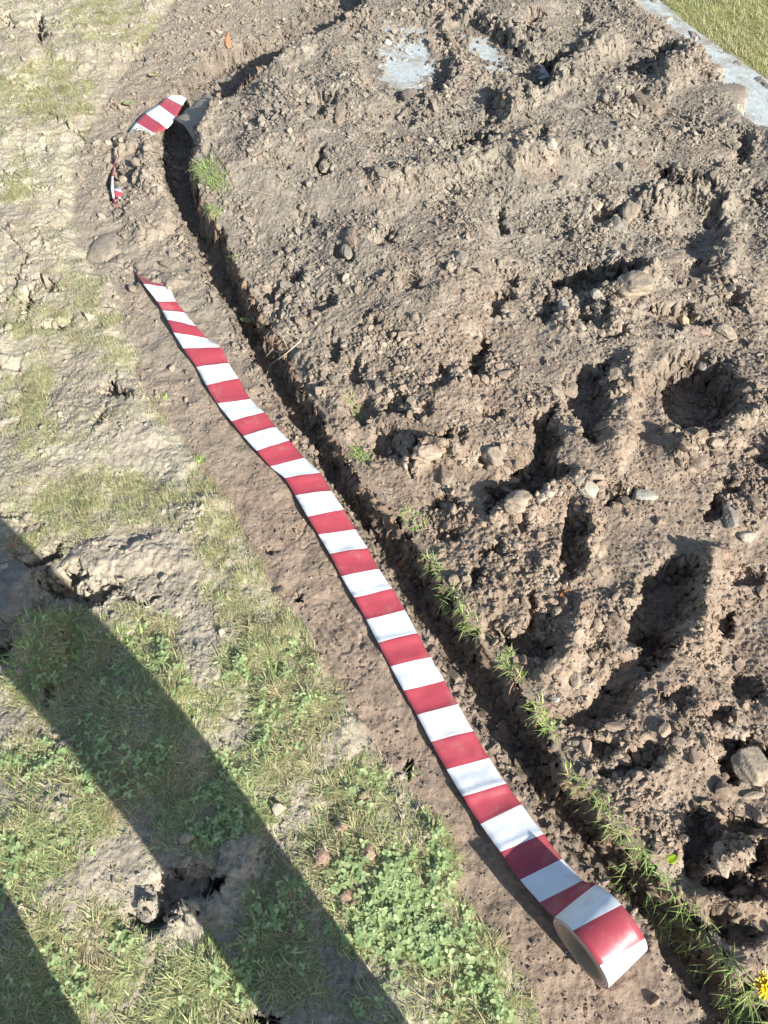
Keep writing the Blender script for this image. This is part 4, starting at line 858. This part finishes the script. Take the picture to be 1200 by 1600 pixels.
for s_, f_, t_ in ((1, fa, 'r'), (-1, fb, 'l')):
    J['hip' + t_] = (q2(hip + [.10 * s_, 0], .86), (.09, .09)); kn = f_ + [.012 * s_, .01]
    J['kne' + t_] = (q2(kn, .47), (.062, .062)); J['ank' + t_] = (q2(f_, .09), (.045, .05)); J['toe' + t_] = (q2(f_ + [.01 * s_, .12], .035), (.04, .028))
    E += [('pel', 'hip' + t_), ('hip' + t_, 'kne' + t_), ('kne' + t_, 'ank' + t_), ('ank' + t_, 'toe' + t_)]
    J['sho' + t_] = (q2(hip + [.19 * s_, 0], 1.40), (.058, .058)); J['elb' + t_] = (q2(hip + [.21 * s_, -.03], 1.13), (.042, .042)); J['wri' + t_] = ((.075 * s_, -.19, 1.22), (.028, .028)); J['pal' + t_] = ((.062 * s_, -.165, 1.265), (.018, .034))
    E += [('che', 'sho' + t_), ('sho' + t_, 'elb' + t_), ('elb' + t_, 'wri' + t_), ('wri' + t_, 'pal' + t_)]
    for k, (dy, l_) in enumerate(((.024, .060), (.008, .070), (-.008, .066), (-.024, .050))):
        J[f'f{k}{t_}'] = ((.058 * s_, -.163 + dy, 1.295), (.009, .009)); J[f'g{k}{t_}'] = ((.046 * s_, -.160 + dy, 1.295 + l_ * .4), (.008, .008)); J[f'h{k}{t_}'] = ((.022 * s_, -.158 + dy, 1.295 + l_ * .42), (.007, .007))
        E += [('pal' + t_, f'f{k}{t_}'), (f'f{k}{t_}', f'g{k}{t_}'), (f'g{k}{t_}', f'h{k}{t_}')]
    J['th' + t_] = ((.052 * s_, -.20, 1.265), (.011, .011)); J['ti' + t_] = ((.030 * s_, -.205, 1.295), (.009, .009)); E += [('wri' + t_, 'th' + t_), ('th' + t_, 'ti' + t_)]
person = empty('person', q2(hip, 0), 'person standing behind the camera whose two legs shade the grass', 'person')
def rel(Jd): return {k: (tuple(np.array(v[0]) - np.array(q2(hip, 0))), v[1]) for k, v in Jd.items()}
skin_body('body', rel(J), E, M_skin, 'pel', person)
TJ = {'pel': (J['pel'][0], (.15, .12)), 'wai': (q2(hip, 1.02), (.145, .115))}; TE = [('pel', 'wai')]
for t_, f_ in (('r', fa), ('l', fb)):
    TJ['hip' + t_] = (J['hip' + t_][0], (.10, .105)); TJ['kne' + t_] = (J['kne' + t_][0], (.095, .095)); TJ['she' + t_] = (q2(np.array(J['kne' + t_][0][:2]) * .5 + f_ * .5, .28), (.086, .086)); TJ['cuf' + t_] = (q2(f_, .05), (.076, .076))
    TE += [('pel', 'hip' + t_), ('hip' + t_, 'kne' + t_), ('kne' + t_, 'she' + t_), ('she' + t_, 'cuf' + t_)]
skin_body('trousers', rel(TJ), TE, M_trous, 'pel', person)
SJ = {'low': (q2(hip, .98), (.15, .12)), 'wai': (q2(hip, 1.10), (.145, .112)), 'che': (q2(hip, 1.32), (.165, .12)), 'col': (q2(hip + [0, .01], 1.43), (.07, .07))}; SE = [('low', 'wai'), ('wai', 'che'), ('che', 'col')]
for t_ in 'rl':
    for k_, r_ in (('sho', .068), ('elb', .055), ('wri', .042)): SJ[k_ + t_] = (J[k_ + t_][0], (r_, r_))
    SE += [('che', 'sho' + t_), ('sho' + t_, 'elb' + t_), ('elb' + t_, 'wri' + t_)]
skin_body('jumper', rel(SJ), SE, M_shirt, 'che', person)
for t_, f_ in (('r', fa), ('l', fb)):
    skin_body('boot', rel({'a': (q2(f_ + [0, -.03], .12), (.055, .06)), 'b': (q2(f_ + [0, -.04], .045), (.045, .045)), 'c': (q2(f_ + [0, .06], .045), (.05, .038)), 'd': (q2(f_ + [0, .13], .035), (.045, .028))}), [('a', 'b'), ('b', 'c'), ('c', 'd')], M_shoe, 'b', person)
skin_body('hair', rel({'a': (q2(hip + [0, .02], 1.64), (.085, .085)), 'b': (q2(hip + [0, .03], 1.71), (.08, .09)), 'c': (q2(hip + [0, -.01], 1.56), (.07, .06))}), [('a', 'b'), ('a', 'c')], M_hair, 'a', person)
